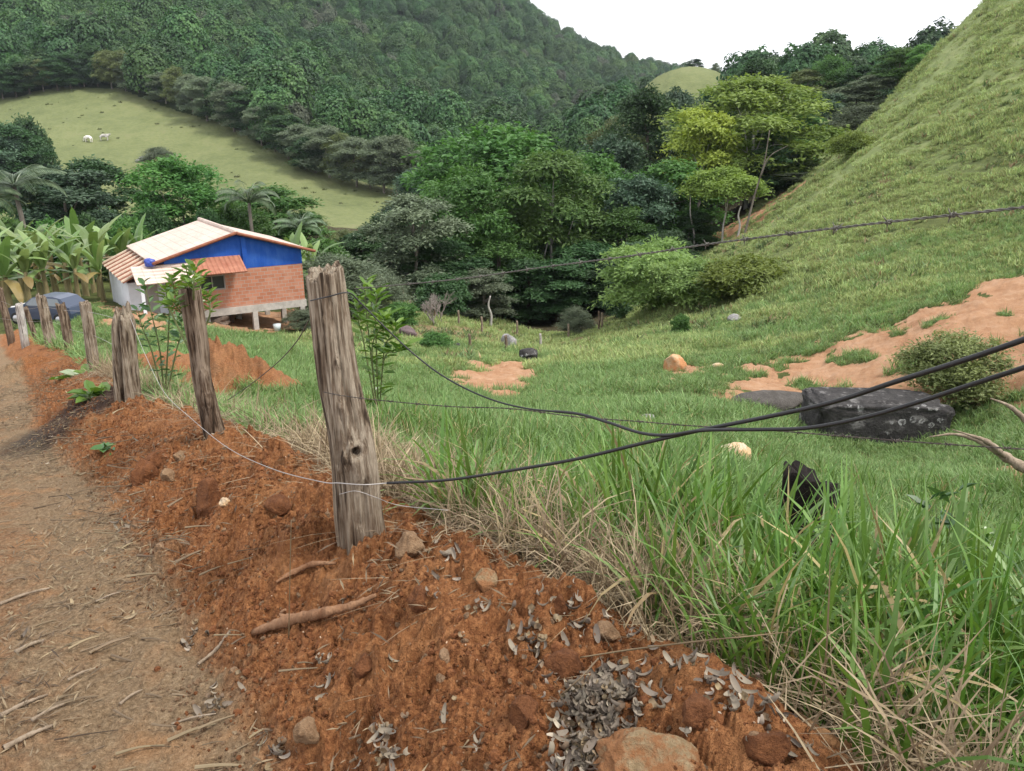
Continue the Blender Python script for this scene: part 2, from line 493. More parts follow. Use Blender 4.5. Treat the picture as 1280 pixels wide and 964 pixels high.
# ---- relief
amp = np.zeros(len(GX))
bk = sstep(-.4, -.1, gs2) * (1 - sstep(.56, .78, gs2)) * (gq < 34)
nz = bk * (.065 * fbm2(GX * 4.2, GY * 4.2, 1, 3) + .055 * (.3 - np.abs(fbm2(GX * 9, GY * 9, 2, 3))) + .020 * fbm2(GX * 30, GY * 30, 3, 3) + .007 * vn2(GX * 110, GY * 110, 4))
nb_ = np.nonzero((bk > 0) & (GY < 12))[0]; bx_, by_ = GX[nb_], GY[nb_]
for (sc_, am_, sd_, thr) in ((6, .060, 200, .6), (13, .026, 210, .5), (34, .011, 220, .35)):      # clods and crumbs
    d_, h_ = worley(bx_ * sc_ + .5 * vn2(bx_ * sc_ * 1.7, by_ * sc_ * 1.7, sd_ + 5), by_ * sc_ + .5 * vn2(bx_ * sc_ * 1.7 + 9, by_ * sc_ * 1.7, sd_ + 6), sd_)
    nz[nb_] += bk[nb_] * am_ * (.25 + .75 * sstep(-.15, .25, fbm2(bx_ * 2.3, by_ * 2.3, sd_ + 8, 2))) * (sstep(.62, .15, d_) * (h_ > thr) * (.4 + h_) - .25)
rills = np.clip(fbm2((gq) * 7.5 + .6 * wx, gs * 1.6, 77, 2) - .05, 0, 1)
nz -= bk * .06 * rills * sstep(.02, .25, gs2) * (1 - sstep(.55, .7, gs2))
rd = (gs2 >= .55) & (gq < 34)
nz += rd * (.020 * fbm2(GX * 3, GY * 3, 6, 3) + .014 * fbm2(GX * 14, GY * 14, 7, 3) + .003 * vn2(GX * 95, GY * 95, 8))
nr_ = np.nonzero(rd & (GY < 9))[0]
d_, h_ = worley(GX[nr_] * 26, GY[nr_] * 26, 230); nz[nr_] += .012 * sstep(.5, .1, d_) * (h_ > .6)
md = (gs2 < -.4) | (gq >= 34)
nz += md * (.05 * fbm2(GX * .8, GY * .8, 11, 3) * np.minimum(GY / 8, 3) + bare * (.10 * fbm2(GX * 1.9, GY * 1.9, 12, 3) + .07 * np.abs(fbm2(GX * 6, GY * 6, 16, 3))))
nz += hill * ((GY < 130) * (.10 * fbm2(GX * 1.1, GY * 1.1, 13, 2) + .25 * fbm2(GX * .25, GY * .25, 14, 2) + .07 * np.sin(GZ * 2 * math.pi / .95 + 5 * fbm2(GX * .3, GY * .3, 17, 2))))
nz += (GY > 130) * np.minimum((GY - 130) / 100, 1) * (2.0 * fbm2(GX * .03, GY * .03, 15, 3) + .35 * fbm2(GX * .25, GY * .25, 18, 3))
GZ = GZ + nz
for (mx_, my_, r) in MW[:6]:
    GZ += np.exp(-((GX - mx_) ** 2 + (GY - my_) ** 2) / (r * r)) * .22 * fbm2(GX * 4, GY * 4, 19, 4)
GT = (GZ / GY).reshape(ND, NA)
BARE = bare.reshape(ND, NA); WOOD = wood.reshape(ND, NA).astype(float); DRY = dryg.reshape(ND, NA)
def _uv(x, y): return (np.log(np.maximum(y, .8)) - L0) / (L1 - L0) * (ND - 1), (x / y - A0) / (A1 - A0) * (NA - 1)
def gz(x, y):
    x = np.atleast_1d(np.asarray(x, float)); y = np.atleast_1d(np.asarray(y, float))
    r = bil(GT, *_uv(x, y)) * y
    return r if len(r) > 1 else float(r[0])
def samp(G, x, y): return bil(G, *_uv(np.asarray(x, float), np.asarray(y, float)))
def ground_at(px, py, D):
    p = P(px, py, D); return np.array((p[0], p[1], gz(p[0], p[1])))

def earth_nodes(nt, red):
    """bare soil: red subsoil to trodden tan, with grit and small stones"""
    p = nt.pos()
    n1 = nt.noise(p, 1.7, 5); n2 = nt.noise(p, 9, 5, .65); n3 = nt.noise(p, 55, 4, .7)
    f = nt.math('ADD', red, nt.math('MULTIPLY', nt.math('SUBTRACT', n2, .5), .9))
    f = nt.math('ADD', f, nt.math('MULTIPLY', nt.math('SUBTRACT', n1, .5), .6))
    tan = nt.ramp(n3, [(.25, (.108, .070, .039)), (.5, (.222, .152, .088)), (.75, (.355, .26, .16))])
    rd = nt.ramp(n3, [(.2, (.075, .026, .011)), (.45, (.205, .081, .031)), (.62, (.325, .145, .058)), (.85, (.46, .25, .125))])
    col = nt.mix(nt.rng(f, .15, .75), tan, rd)
    v = nt.n("TexVoronoi", {"Vector": p, "Scale": 74.0, "Randomness": 1.0})
    grit = nt.math('MULTIPLY', nt.rng(v.outputs["Distance"], .30, .22), nt.rng(v.outputs["Color"], .72, .8))
    col = nt.mix(nt.math('MULTIPLY', grit, .75), col, (.36, .22, .13))
    v2 = nt.noise(p, 3.4, 3)
    col = nt.mix(nt.rng(v2, .52, .72, 0, .45), col, (.38, .195, .085))
    h = nt.math('ADD', nt.math('MULTIPLY', n3, .5), nt.math('ADD', nt.math('MULTIPLY', n2, 1.0), nt.math('MULTIPLY', grit, .25)))
    h2 = nt.noise(p, 190, 3, .7)
    nb = nt.bump(h, .04, 1.0)
    nb = nt.bump(h2, .008, 1.0, nb)
    return col, nb

nt = NT("earth")
ecol, enrm = earth_nodes(nt, nt.attr("red"))
ecol = nt.mix(nt.math('MULTIPLY', nt.attr("char"), .85), ecol, (.028, .025, .024))
M_EARTH = nt.done(nt.pbr(ecol, .95, .15, enrm))

nt = NT("grassland")
p = nt.pos()
ecol, enrm = earth_nodes(nt, .75)
n1 = nt.noise(p, .35, 5, .6); n2 = nt.noise(p, 2.6, 4, .65)
g_near = nt.ramp(n2, [(.3, (.045, .055, .018)), (.6, (.085, .10, .03)), (.8, (.14, .13, .055))])
g_hill = nt.ramp(nt.math('ADD', nt.math('MULTIPLY', n1, .6), nt.math('MULTIPLY', n2, .4)), [(.3, (.125, .165, .06)), (.5, (.185, .225, .088)), (.7, (.25, .26, .12))])
gc = nt.mix(nt.attr("hill"), g_near, g_hill)
gc = nt.mix(nt.attr("drygrass"), gc, nt.ramp(n2, [(.3, (.13, .10, .05)), (.7, (.24, .18, .10))]))
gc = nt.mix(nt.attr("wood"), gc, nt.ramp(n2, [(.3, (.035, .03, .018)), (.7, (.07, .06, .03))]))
bf = nt.rng(nt.math('ADD', nt.attr("bare"), nt.math('MULTIPLY', nt.math('SUBTRACT', nt.noise(p, 2.2, 5, .7), .5), .8)), .35, .65)
col = nt.mix(bf, gc, nt.mix(nt.rng(nt.attr("mound"), 0, 1, .62, .12), ecol, nt.ramp(nt.noise(p, 1.6, 6, .7), [(.3, (.30, .165, .095)), (.5, (.43, .27, .165)), (.7, (.53, .37, .25))])))
M_GRASSLAND = nt.done(nt.pbr(col, .95, .1, enrm))

nt = NT("far_pasture")
p = nt.pos()
n1 = nt.noise(p, .03, 4, .6); n2 = nt.noise(p, .22, 5, .65); n3 = nt.noise(p, 1.1, 3, .6)
f = nt.math('ADD', nt.math('MULTIPLY', n1, .45), nt.math('ADD', nt.math('MULTIPLY', n2, .3), nt.math('MULTIPLY', n3, .25)))
col = nt.ramp(f, [(.3, (.075, .088, .042)), (.44, (.115, .135, .056)), (.56, (.150, .168, .072)), (.70, (.185, .172, .095))])
M_PASTURE = nt.done(nt.pbr(col, .95, .1, nt.bump(n3, .5, .5)))

nt = NT("forest_floor")
p = nt.pos()
fcol = nt.mix(nt.attr("bare"), nt.ramp(nt.noise(p, .1, 4), [(.3, (.03, .05, .02)), (.7, (.06, .08, .028))]), (.42, .24, .13))
M_FLOOR = nt.done(nt.pbr(fcol, .95, .1))

GV = np.stack([GX, GY, GZ], -1)
I = (np.arange(ND - 1)[:, None] * NA + np.arange(NA - 1)[None]).ravel()
QF = np.stack([I, I + 1, I + NA + 1, I + NA], -1)
fc = lambda a: a[QF].mean(1)
fq, fs, fy_, fpx, fpy = fc(gq), fc(gs), fc(GY), fc(gpx), fc(gpy)
past = inpoly(fpx, fpy, [(-500, 128), (0, 122), (80, 110), (150, 110), (225, 136), (300, 165), (400, 214), (500, 240), (480, 285), (-500, 300)]) & (fy_ > 128) & (fy_ < 300)
knoll = inpoly(fpx, fpy, [(770, 130), (800, 104), (830, 92), (870, 78), (905, 88), (930, 140), (800, 150)]) & (fy_ > 230) & (fy_ < 400)
reg = np.full(len(QF), 2)
reg[(fs > fc(se) - .17) & (fq < 30)] = 1
reg[(fs > fc(foot) + .06) & (fq < 30)] = 0
reg[(fy_ > 128)] = 4
glade = inpoly(fpx, fpy, [(560, 126), (600, 140), (612, 160), (580, 162)]) & (fy_ > 200)
reg[past | knoll | glade] = 3
REG = reg.reshape(ND - 1, NA - 1)
def region(r, name, mat, attrs):
    q = QF[reg == r]; u, inv = np.unique(q, return_inverse=True)
    me = new_mesh(name, GV[u], inv.reshape(-1, 4), mat, True, {k: a[u] for k, a in attrs.items()})
    o = obj(name, me); o["kind"] = "structure"; return o
region(0, "road", M_EARTH, {"red": redm, "char": charm})
region(1, "earth_bank_ground", M_EARTH, {"red": redm, "char": charm})
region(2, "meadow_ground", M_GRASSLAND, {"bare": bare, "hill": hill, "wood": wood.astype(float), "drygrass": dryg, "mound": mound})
region(3, "far_pasture_hill", M_PASTURE, {})
region(4, "mountain", M_FLOOR, {"bare": (inpoly(gpx, gpy, [(678, 80), (700, 80), (709, 89), (690, 91)]) & (GY > 400)).astype(float)})
# the road behind the camera
mb = MB(); mb.add([(-60, -60, -1.9), (60, -60, -1.9), (60, .75, -1.9), (-60, .75, -1.9)], [(0, 1, 2, 3)], red=.3, char=0)
mb.build("ground", M_EARTH)["kind"] = "structure"

# ---------------------------------------------------------------- scattering of what nobody could count
def scatter(name, protos, pts, rot, scl, idx, label, mats, cat="grass"):
    me = bpy.data.meshes.new(name)
    n = len(pts)
    me.vertices.add(n); me.vertices.foreach_set("co", np.asarray(pts, np.float32).ravel())
    a = me.attributes.new("rot", 'FLOAT_VECTOR', 'POINT'); a.data.foreach_set("vector", np.asarray(rot, np.float32).ravel())
    a = me.attributes.new("scl", 'FLOAT', 'POINT'); a.data.foreach_set("value", np.asarray(scl, np.float32).ravel())
    a = me.attributes.new("idx", 'INT', 'POINT'); a.data.foreach_set("value", np.asarray(idx, np.int32).ravel())
    for m in mats: me.materials.append(m)
    o = obj(name, me)
    g = bpy.data.node_groups.new(name, 'GeometryNodeTree')
    g.interface.new_socket("Geometry", in_out='INPUT', socket_type='NodeSocketGeometry')
    g.interface.new_socket("Geometry", in_out='OUTPUT', socket_type='NodeSocketGeometry')
    N = g.nodes; L = g.links
    gi = N.new("NodeGroupInput"); go = N.new("NodeGroupOutput")
    jn = N.new("GeometryNodeJoinGeometry")
    for po in reversed(protos):          # the last link joined comes first
        oi = N.new("GeometryNodeObjectInfo"); oi.inputs["Object"].default_value = po
        ti = N.new("GeometryNodeGeometryToInstance")
        L.new(oi.outputs["Geometry"], ti.inputs[0]); L.new(ti.outputs[0], jn.inputs[0])
    def at(nm, dt):
        q = N.new("GeometryNodeInputNamedAttribute"); q.data_type = dt; q.inputs["Name"].default_value = nm
        return q.outputs["Attribute"]
    ip = N.new("GeometryNodeInstanceOnPoints")
    ip.inputs["Pick Instance"].default_value = True
    L.new(gi.outputs[0], ip.inputs["Points"]); L.new(jn.outputs[0], ip.inputs["Instance"])
    L.new(at("idx", 'INT'), ip.inputs["Instance Index"])
    er = N.new("FunctionNodeEulerToRotation")
    L.new(at("rot", 'FLOAT_VECTOR'), er.inputs[0]); L.new(er.outputs[0], ip.inputs["Rotation"])
    L.new(at("scl", 'FLOAT'), ip.inputs["Scale"])
    L.new(ip.outputs[0], go.inputs[0])
    md = o.modifiers.new("scatter", 'NODES'); md.node_group = g
    return tag(o, label, cat, None, "stuff")
def proto(name, me): return bpy.data.objects.new(name, me)      # source mesh of a scatter, in no collection

# ---- grass
M_GRASS = leaf_mat("grass_blades", (.050, .115, .018), (.150, .245, .050), .28, .45, .4, .22, (.36, .26, .13))
M_MEADOW = leaf_mat("meadow_blades", (.090, .170, .045), (.230, .325, .115), .28, .5, .35, .22, (.30, .25, .11))
M_HILLGRASS = leaf_mat("hill_blades", (.180, .245, .088), (.335, .395, .150), .25, .6, .25, .25, (.33, .27, .13))
M_STRAW = leaf_mat("straw", (.15, .105, .06), (.38, .30, .19), .1, .6, .3, .2)

def tuft(rng, nb, radius, L, w, lean, curl, seg=4, dry=0.0, flat=0.0):
    """nb bent blades, each a tapering strip"""
    az = rng.uniform(0, 2 * math.pi, nb)
    r = radius * np.sqrt(rng.uniform(0, 1, nb)); a2 = rng.uniform(0, 2 * math.pi, nb)
    base = np.stack([r * np.cos(a2), r * np.sin(a2), np.full(nb, -.03)], -1)
    ln = rng.uniform(L[0], L[1], nb); ww = w * rng.uniform(.6, 1.25, nb)
    ph0 = np.abs(rng.normal(0, lean, nb)) + flat; ph1 = np.abs(rng.normal(curl, curl * .5, nb))
    var = rng.uniform(0, 1, nb); dr = (rng.uniform(0, 1, nb) < dry) * rng.uniform(.6, 1, nb)
    t = np.linspace(0, 1, seg + 1)
    tw = az + rng.normal(0, .8, nb) + math.pi / 2
    side = np.stack([np.cos(tw), np.sin(tw), np.zeros(nb)], -1)
    p = base.copy(); P_ = [p]
    for k in range(seg):
        ph = ph0 + ph1 * ((k + .5) / seg) ** 1.6
        st = np.stack([np.sin(ph) * np.cos(az), np.sin(ph) * np.sin(az), np.cos(ph)], -1) * (ln / seg)[:, None]
        p = p + st; P_.append(p)
    P_ = np.stack(P_, 1)
    prof = np.interp(t, [0, .2, .55, .8, 1], [.5, 1.0, .95, .65, .05]) if seg >= 3 else np.array([.8, .9, .08])[:seg + 1]
    off = side[:, None] * (ww[:, None] * prof[None])[..., None] * .5
    V = np.stack([P_ - off, P_ + off], 2).reshape(-1, 3)
    m = 2 * (seg + 1)
    b = (np.arange(nb) * m)[:, None, None]; k = np.arange(seg)[None, :, None] * 2
    Q = (b + k + np.array([0, 1, 3, 2])[None, None]).reshape(-1, 4)
    return V, Q, np.repeat(var, m), np.repeat(dr, m)
def tuft_proto(name, seed, mat, **kw):
    rng = np.random.default_rng(seed)
    V, Q, var, dr = tuft(rng, **kw)
    return proto(name, new_mesh(name, V, Q, mat, False, {"var": var, "dry": dr}))

R = np.random.default_rng(7)
def polar_points(n, a0, a1, d0, d1):
    a = R.uniform(a0, a1, n); l = R.uniform(math.log(d0), math.log(d1), n)
    y = np.exp(l); return a * y, y
def finish(x, y, smin, smax, tilt=.12):
    z = gz(x, y); n = len(x)
    rot = np.stack([R.normal(0, tilt, n), R.normal(0, tilt, n), R.uniform(0, 6.283, n)], -1)
    return np.stack([x, y, z], -1), rot, R.uniform(smin, smax, n)
def foot_depth(px_, py, up=0.0):
    """depth at which the sight line of this pixel meets the ground"""
    D = np.exp(np.linspace(math.log(1.0), math.log(400), 4000)); t = T(py)
    v = (482.0 - py) / F; x = (px_ - 640) / F / (v * ST + CT) * D
    hit = np.nonzero(t * D < gz(x, D) + up)[0]
    return float(D[hit[0]]) if len(hit) else 60.0
KEEP_OUT = []        # (x, y, radius) of boulders, the house and so on
def clear(x, y):
    k = np.ones(len(x), bool)
    for (cx_, cy_, r) in KEEP_OUT: k &= (x - cx_) ** 2 + (y - cy_) ** 2 > r * r
    return k
for c_ in [(1092, 535, 15.6, 1.25), (1040, 535, 15.6, .8), (1140, 535, 15.6, .8), (970, 502, 17.6, .8), (842, 458, 24, .5), (921, 570, 9.4, .2), (918, 399, 33, .25), (655, 441, 33, .6), (1016, 690, 4.0, .32), (1016, 705, 3.6, .34), (1014, 730, 3.2, .26), (1012, 760, 2.8, .2)]:
    c = P(*c_[:3]); KEEP_OUT.append((c[0], c[1], c_[3]))
for (px_, py_, r_) in [(921, 577, .45), (921, 590, .4), (920, 604, .35), (843, 463, .5), (897, 461, .3), (919, 402, .5), (810, 527, .3), (658, 449, .8), (638, 436, .8), (509, 422, .8)]:
    D_ = foot_depth(px_, py_); c = P(px_, py_, D_); KEEP_OUT.append((c[0], c[1], r_))
for k_ in (1, 3, 5, 7):
    for m_ in (0, 2, 4, 6): KEEP_OUT.append((-8.95 - .834 * k_ - .552 * m_, 36 - .552 * k_ + .834 * m_, 1.7))

def grass_all():
    # tall pasture grass along the bank
    pr = [tuft_proto("tall_tuft", 20 + i, M_GRASS, nb=26, radius=.13, L=(.34, .80), w=.0165, lean=.20, curl=.75 + .12 * i, seg=5, dry=.07) for i in range(3)] + [tuft_proto("tall_tuft", 26 + i, M_GRASS, nb=15, radius=.13, L=(.40, .80), w=.021, lean=.22, curl=1.0 + .2 * i, seg=6, dry=.05) for i in range(3)]
    x = R.uniform(-7, 8, 16000); y = R.uniform(.9, 9, 16000)
    q, s = qs(x, y)
    k = clear(x, y) & (s < sedge(q) - .08 - .25 * R.uniform(0, 1, len(x)) ** 2) & (np.abs(x / y) < 1.05) & (samp(BARE, x, y) < .5)
    dens = np.exp(-np.maximum(y - 2, 0) / 6) * (.62 + .5 * fbm2(x * .9, y * .9, 41, 2))
    k &= R.uniform(0, 1, len(x)) < dens * .8
    x, y = x[k], y[k]
    pts, rot, scl = finish(x, y, .65, 1.25)
    q, s = qs(x, y)
    scl *= .68 + .32 * sstep(-.3, -.95, s - sedge(q)) - .46 * sstep(2.8, 4.8, y)
    scatter("tall_grass", pr, pts, rot, scl, R.integers(0, 6, len(x)), "tall green pasture grass growing thick along the back of the earth bank", [M_GRASS])
    # meadow
    pr = [tuft_proto("meadow_tuft", 40 + i, M_MEADOW, nb=44, radius=.17, L=(.13, .36), w=.017, lean=.42, curl=1.25, seg=3, dry=.08) for i in range(5)]
    x, y = polar_points(60000, -.75, .95, 5.0, 34)
    q, s = qs(x, y)
    k = (s < sedge(q) - .12) & (R.uniform(0, 1, len(x)) > samp(BARE, x, y) * 1.25) & clear(x, y)
    k &= R.uniform(0, 1, len(x)) < np.clip(.75 + .8 * fbm2(x * .7, y * .7, 43, 3), .18, 1)
    x, y = x[k], y[k]
    pts, rot, scl = finish(x, y, .6, 1.2)
    scl *= .8 + .5 * np.clip(fbm2(x * .45, y * .45, 44, 2), -.5, 1) + .012 * np.maximum(y - 12, 0) + .22 * sstep(11, 6, y)
    scatter("meadow_grass", pr, pts, rot, scl, R.integers(0, 5, len(x)), "shorter green grass covering the meadow that falls away to the valley", [M_MEADOW])
    # hillside
    pr = [tuft_proto("hill_tuft", 60 + i, M_HILLGRASS, nb=70, radius=.27, L=(.09, .24), w=.026, lean=.65, curl=.9, seg=2, dry=.14) for i in range(5)]
    x, y = polar_points(120000, -.30, 1.02, 24, 88)
    q, s = qs(x, y)
    k = (samp(WOOD, x, y) < .3) & (R.uniform(0, 1, len(x)) > samp(BARE, x, y) * 1.2) & clear(x, y) & (s < -3)
    k &= R.uniform(0, 1, len(x)) < np.clip(.62 + 1.1 * fbm2(x * .33, y * .33, 45, 3), .12, 1) * (1 - .75 * samp(DRY, x, y))
    x, y = x[k], y[k]
    pts, rot, scl = finish(x, y, .6, 1.25)
    scl *= np.clip(1.0 + 1.1 * fbm2(x * .6, y * .6, 46, 2), .5, 1.9)
    scatter("hill_grass", pr, pts, rot, scl, R.integers(0, 5, len(x)), "tussocky yellow green grass covering the steep hillside", [M_HILLGRASS])
    x, y = polar_points(3600, -.25, 1.02, 27, 84)
    q, s = qs(x, y)
    k = (s < -4) & (samp(WOOD, x, y) < .3) & (samp(BARE, x, y) < .4) & clear(x, y) & (fbm2(x * .5, y * .5, 55, 3) > .12)
    x, y = x[k], y[k]
    pts, rot, scl = finish(x, y, .5, 1.7)
    scatter("pasture_weeds", [tuft_proto("broad_weed", 90 + i, M_HILLWEED, nb=34, radius=.2, L=(.12, .34), w=.06, lean=.7, curl=.9, seg=2, dry=.25) for i in range(3)],
            pts, rot, scl, R.integers(0, 3, len(x)), "broad leaved weeds and dry tufts scattered over the grassy hillside", [M_HILLWEED])
    # weeds on the far pasture
    x, y = polar_points(420, -.75, 0.0, 135, 255)
    px_, py_ = proj(x, y, gz(x, y))
    k = inpoly(px_, py_, [(-200, 135), (80, 116), (150, 116), (225, 142), (300, 172), (400, 222), (490, 244), (470, 280), (-200, 290)]) & (fbm2(x * .04, y * .04, 47, 2) > .05)
    x, y = x[k], y[k]
    pts, rot, scl = finish(x, y, .4, 1.2)
    scatter("pasture_weeds", [tuft_proto("weed_tuft", 80 + i, M_WEED, nb=40, radius=.5, L=(.25, .55), w=.16, lean=.9, curl=.8, seg=2) for i in range(3)],
            pts, rot, scl, R.integers(0, 3, len(x)), "low dark weeds dotted over the distant pasture", [M_WEED])
    # dry straw at the edge of the bank
    pr = [tuft_proto("straw_tuft", 100 + i, M_STRAW, nb=26, radius=.12, L=(.16, .48), w=.0055, lean=.6, curl=1.1, seg=4) for i in range(4)]
    q = R.uniform(-3.2, 9, 5200); s = sedge(q) - .24 + R.normal(0, .15, 5200)
    xy = F0 + q[:, None] * FDIR + (s + np.interp(q, _qd, _sd))[:, None] * FNRM
    x, y = xy[:, 0], xy[:, 1]
    k = (y > .9) & (np.abs(x / y) < 1.05) & (s < sedge(q) - .02)
    k &= R.uniform(0, 1, len(x)) < (.45 + .55 * sstep(-1.6, -.7, q)) * .8 * np.clip(.10 + .28 * np.exp(-((q - 1.3) / .9) ** 2) + .9 * fbm2(q * 1.1, s * 2, 48, 2) + .25 * np.exp(-((q + .1) / .9) ** 2), .02, .5)
    x, y = x[k], y[k]
    pts, rot, scl = finish(x, y, .5, 1.15, .3)
    scatter("dry_grass", pr, pts, rot, scl, R.integers(0, 4, len(x)), "dry straw coloured grass tangled along the edge of the bank", [M_STRAW])
    pr = [tuft_proto("flat_straw", 120 + i, M_STRAW, nb=20, radius=.25, L=(.18, .6), w=.005, lean=.15, curl=.25, seg=4, flat=1.38) for i in range(4)]
    q = R.uniform(-3.2, 9, 2600); s = sedge(q) - .16 + R.normal(0, .15, 2600)
    xy = F0 + q[:, None] * FDIR + (s + np.interp(q, _qd, _sd))[:, None] * FNRM
    x, y = xy[:, 0], xy[:, 1]
    k = (y > .9) & (np.abs(x / y) < 1.05) & (s < sedge(q) + .08) & (s > -1.1) & ((q > -1.2) | (R.uniform(0, 1, len(x)) < .5)) & (R.uniform(0, 1, len(x)) < .34)
    x, y = x[k], y[k]
    pts, rot, scl = finish(x, y, .5, 1.1, .15)
    pts[:, 2] += .035
    scatter("straw_litter", pr, pts, rot, scl, R.integers(0, 4, len(x)), "fallen dry stalks lying at the back edge of the bank", [M_STRAW])
M_HILLWEED = leaf_mat("hill_weed_leaves", (.085, .135, .050), (.190, .240, .100), .2, .6, .25, .3, (.30, .21, .12))
M_WEED = leaf_mat("weed_leaves", (.07, .085, .035), (.14, .15, .06), .1, .7, .2, .3)
grass_all()

# ---------------------------------------------------------------- leaves, crowns, trees
def leafcards(c, ax, nr, L, W, fold=.25, oval=False):
    """one leaf per row: a folded diamond, or a folded oval of two quads"""
    c = np.asarray(c); n = len(c)
    ax = ax / (np.linalg.norm(ax, axis=1)[:, None] + 1e-9)
    sd = np.cross(ax, nr); sd /= np.linalg.norm(sd, axis=1)[:, None] + 1e-9
    up = np.cross(sd, ax)
    L = np.broadcast_to(L, (n,))[:, None]; W = np.broadcast_to(W, (n,))[:, None]
    if not oval:
        V = np.stack([c, c + ax * L * .5 + sd * W * .5 + up * W * fold, c + ax * L, c + ax * L * .5 - sd * W * .5 + up * W * fold], 1)
        return V.reshape(-1, 3), (np.arange(n)[:, None] * 4 + np.arange(4)[None]), 4
    lift = up * W * fold
    V = np.stack([c, c + ax * L * .3 + sd * W * .48 + lift, c + ax * L * .7 + sd * W * .38 + lift * .7 - up * L * .05, c + ax * L - up * L * .16,
                  c + ax * L * .7 - sd * W * .38 + lift * .7 - up * L * .05, c + ax * L * .3 - sd * W * .48 + lift], 1)
    i = np.arange(n)[:, None] * 6
    return V.reshape(-1, 3), np.vstack([i + np.array([0, 1, 2, 3])[None], i + np.array([0, 3, 4, 5])[None]]), 6

def rdir(rng, n):
    v = rng.normal(0, 1, (n, 3)); return v / np.linalg.norm(v, axis=1)[:, None]

def crown(seed, W, H, z0, lobes, clumps, leaves, leaf, lobe_r=.30, clump_r=.13, flat=.55, shape="dome", droop=.25, upl=.75, nrnd=.36):
    """leaves in clumps, clumps over lobes, lobes through the crown's volume. returns V, Q, var and the lobes' centres"""
    rng = np.random.default_rng(seed)
    zl = np.linspace(-1.0, 1.0, lobes) + rng.uniform(-.08, .08, lobes)
    hr = np.sqrt(np.clip(1.02 - np.where(zl > 0, .95, .45) * zl ** 2, 0, 1)) * rng.uniform(.35, 1, lobes) ** .5
    al = np.arange(lobes) * 2.39996 + rng.uniform(-.4, .4, lobes)
    lc = np.stack([hr * np.cos(al), hr * np.sin(al), zl], -1)
    if shape == "umbrella": lc[:, 2] = lc[:, 2] * .42 + .35 - .35 * (lc[:, 0] ** 2 + lc[:, 1] ** 2)
    if shape == "column": lc[:, :2] *= .75
    wR = W / 2 * (1 - lobe_r); hR = H / 2 * (1 - lobe_r * .8)
    lc = lc * np.array((wR, wR, hR)) + np.array((0, 0, z0 + H / 2))
    lr = lobe_r * W * .5 * rng.uniform(.7, 1.35, lobes) * 1.15
    cd = rdir(rng, lobes * clumps).reshape(lobes, clumps, 3)
    cd[..., 2] = np.where(cd[..., 2] < -.25, -cd[..., 2] * .6, cd[..., 2])
    cc = lc[:, None] + cd * lr[:, None, None] * rng.uniform(.65, 1.08, (lobes, clumps, 1)) * np.array((1, 1, flat + .25))
    cc = cc.reshape(-1, 3); cdir = cd.reshape(-1, 3)
    nC = len(cc); cr = clump_r * W * .5 * rng.uniform(.7, 1.4, nC)
    off = rng.normal(0, .5, (nC, leaves, 3)) * np.array((1, 1, flat)) * cr[:, None, None]
    off[..., 2] -= droop * (off[..., 0] ** 2 + off[..., 1] ** 2) / cr[:, None]
    pos = (cc[:, None] + off).reshape(-1, 3)
    n = len(pos)
    out = np.repeat(cdir, leaves, 0)
    nr = out * .8 + np.array((0, 0, upl * .7)) + rng.normal(0, nrnd, (n, 3))
    ax = rng.normal(0, 1, (n, 3)) + out * .5; ax[:, 2] = ax[:, 2] * .5 - droop
    sz = rng.uniform(.65, 1.3, n)
    V, Q, k = leafcards(pos, ax, nr, leaf[0] * sz, leaf[1] * sz)
    lv = np.repeat(rng.uniform(0, 1, lobes), clumps * leaves)
    cv = np.repeat(rng.uniform(0, 1, nC), leaves)
    var = np.clip(.35 * lv + .4 * cv + .25 * rng.uniform(0, 1, n), 0, 1)
    return V, Q, np.repeat(var, k), lc

def bark_mat(name, c1, c2, sc=6):
    nt = NT(name); p = nt.pos((1, 1, .25))
    n = nt.noise(p, sc, 5, .65)
    return nt.done(nt.pbr(nt.ramp(n, [(.3, c1), (.7, c2)]), .9, .15, nt.bump(n, .05, .7)))
M_BARK = bark_mat("bark_grey", (.09, .075, .06), (.26, .23, .19))
M_BARKP = bark_mat("bark_pale", (.26, .25, .22), (.48, .46, .42))
M_BARKD = bark_mat("bark_dark", (.05, .04, .03), (.13, .11, .085))

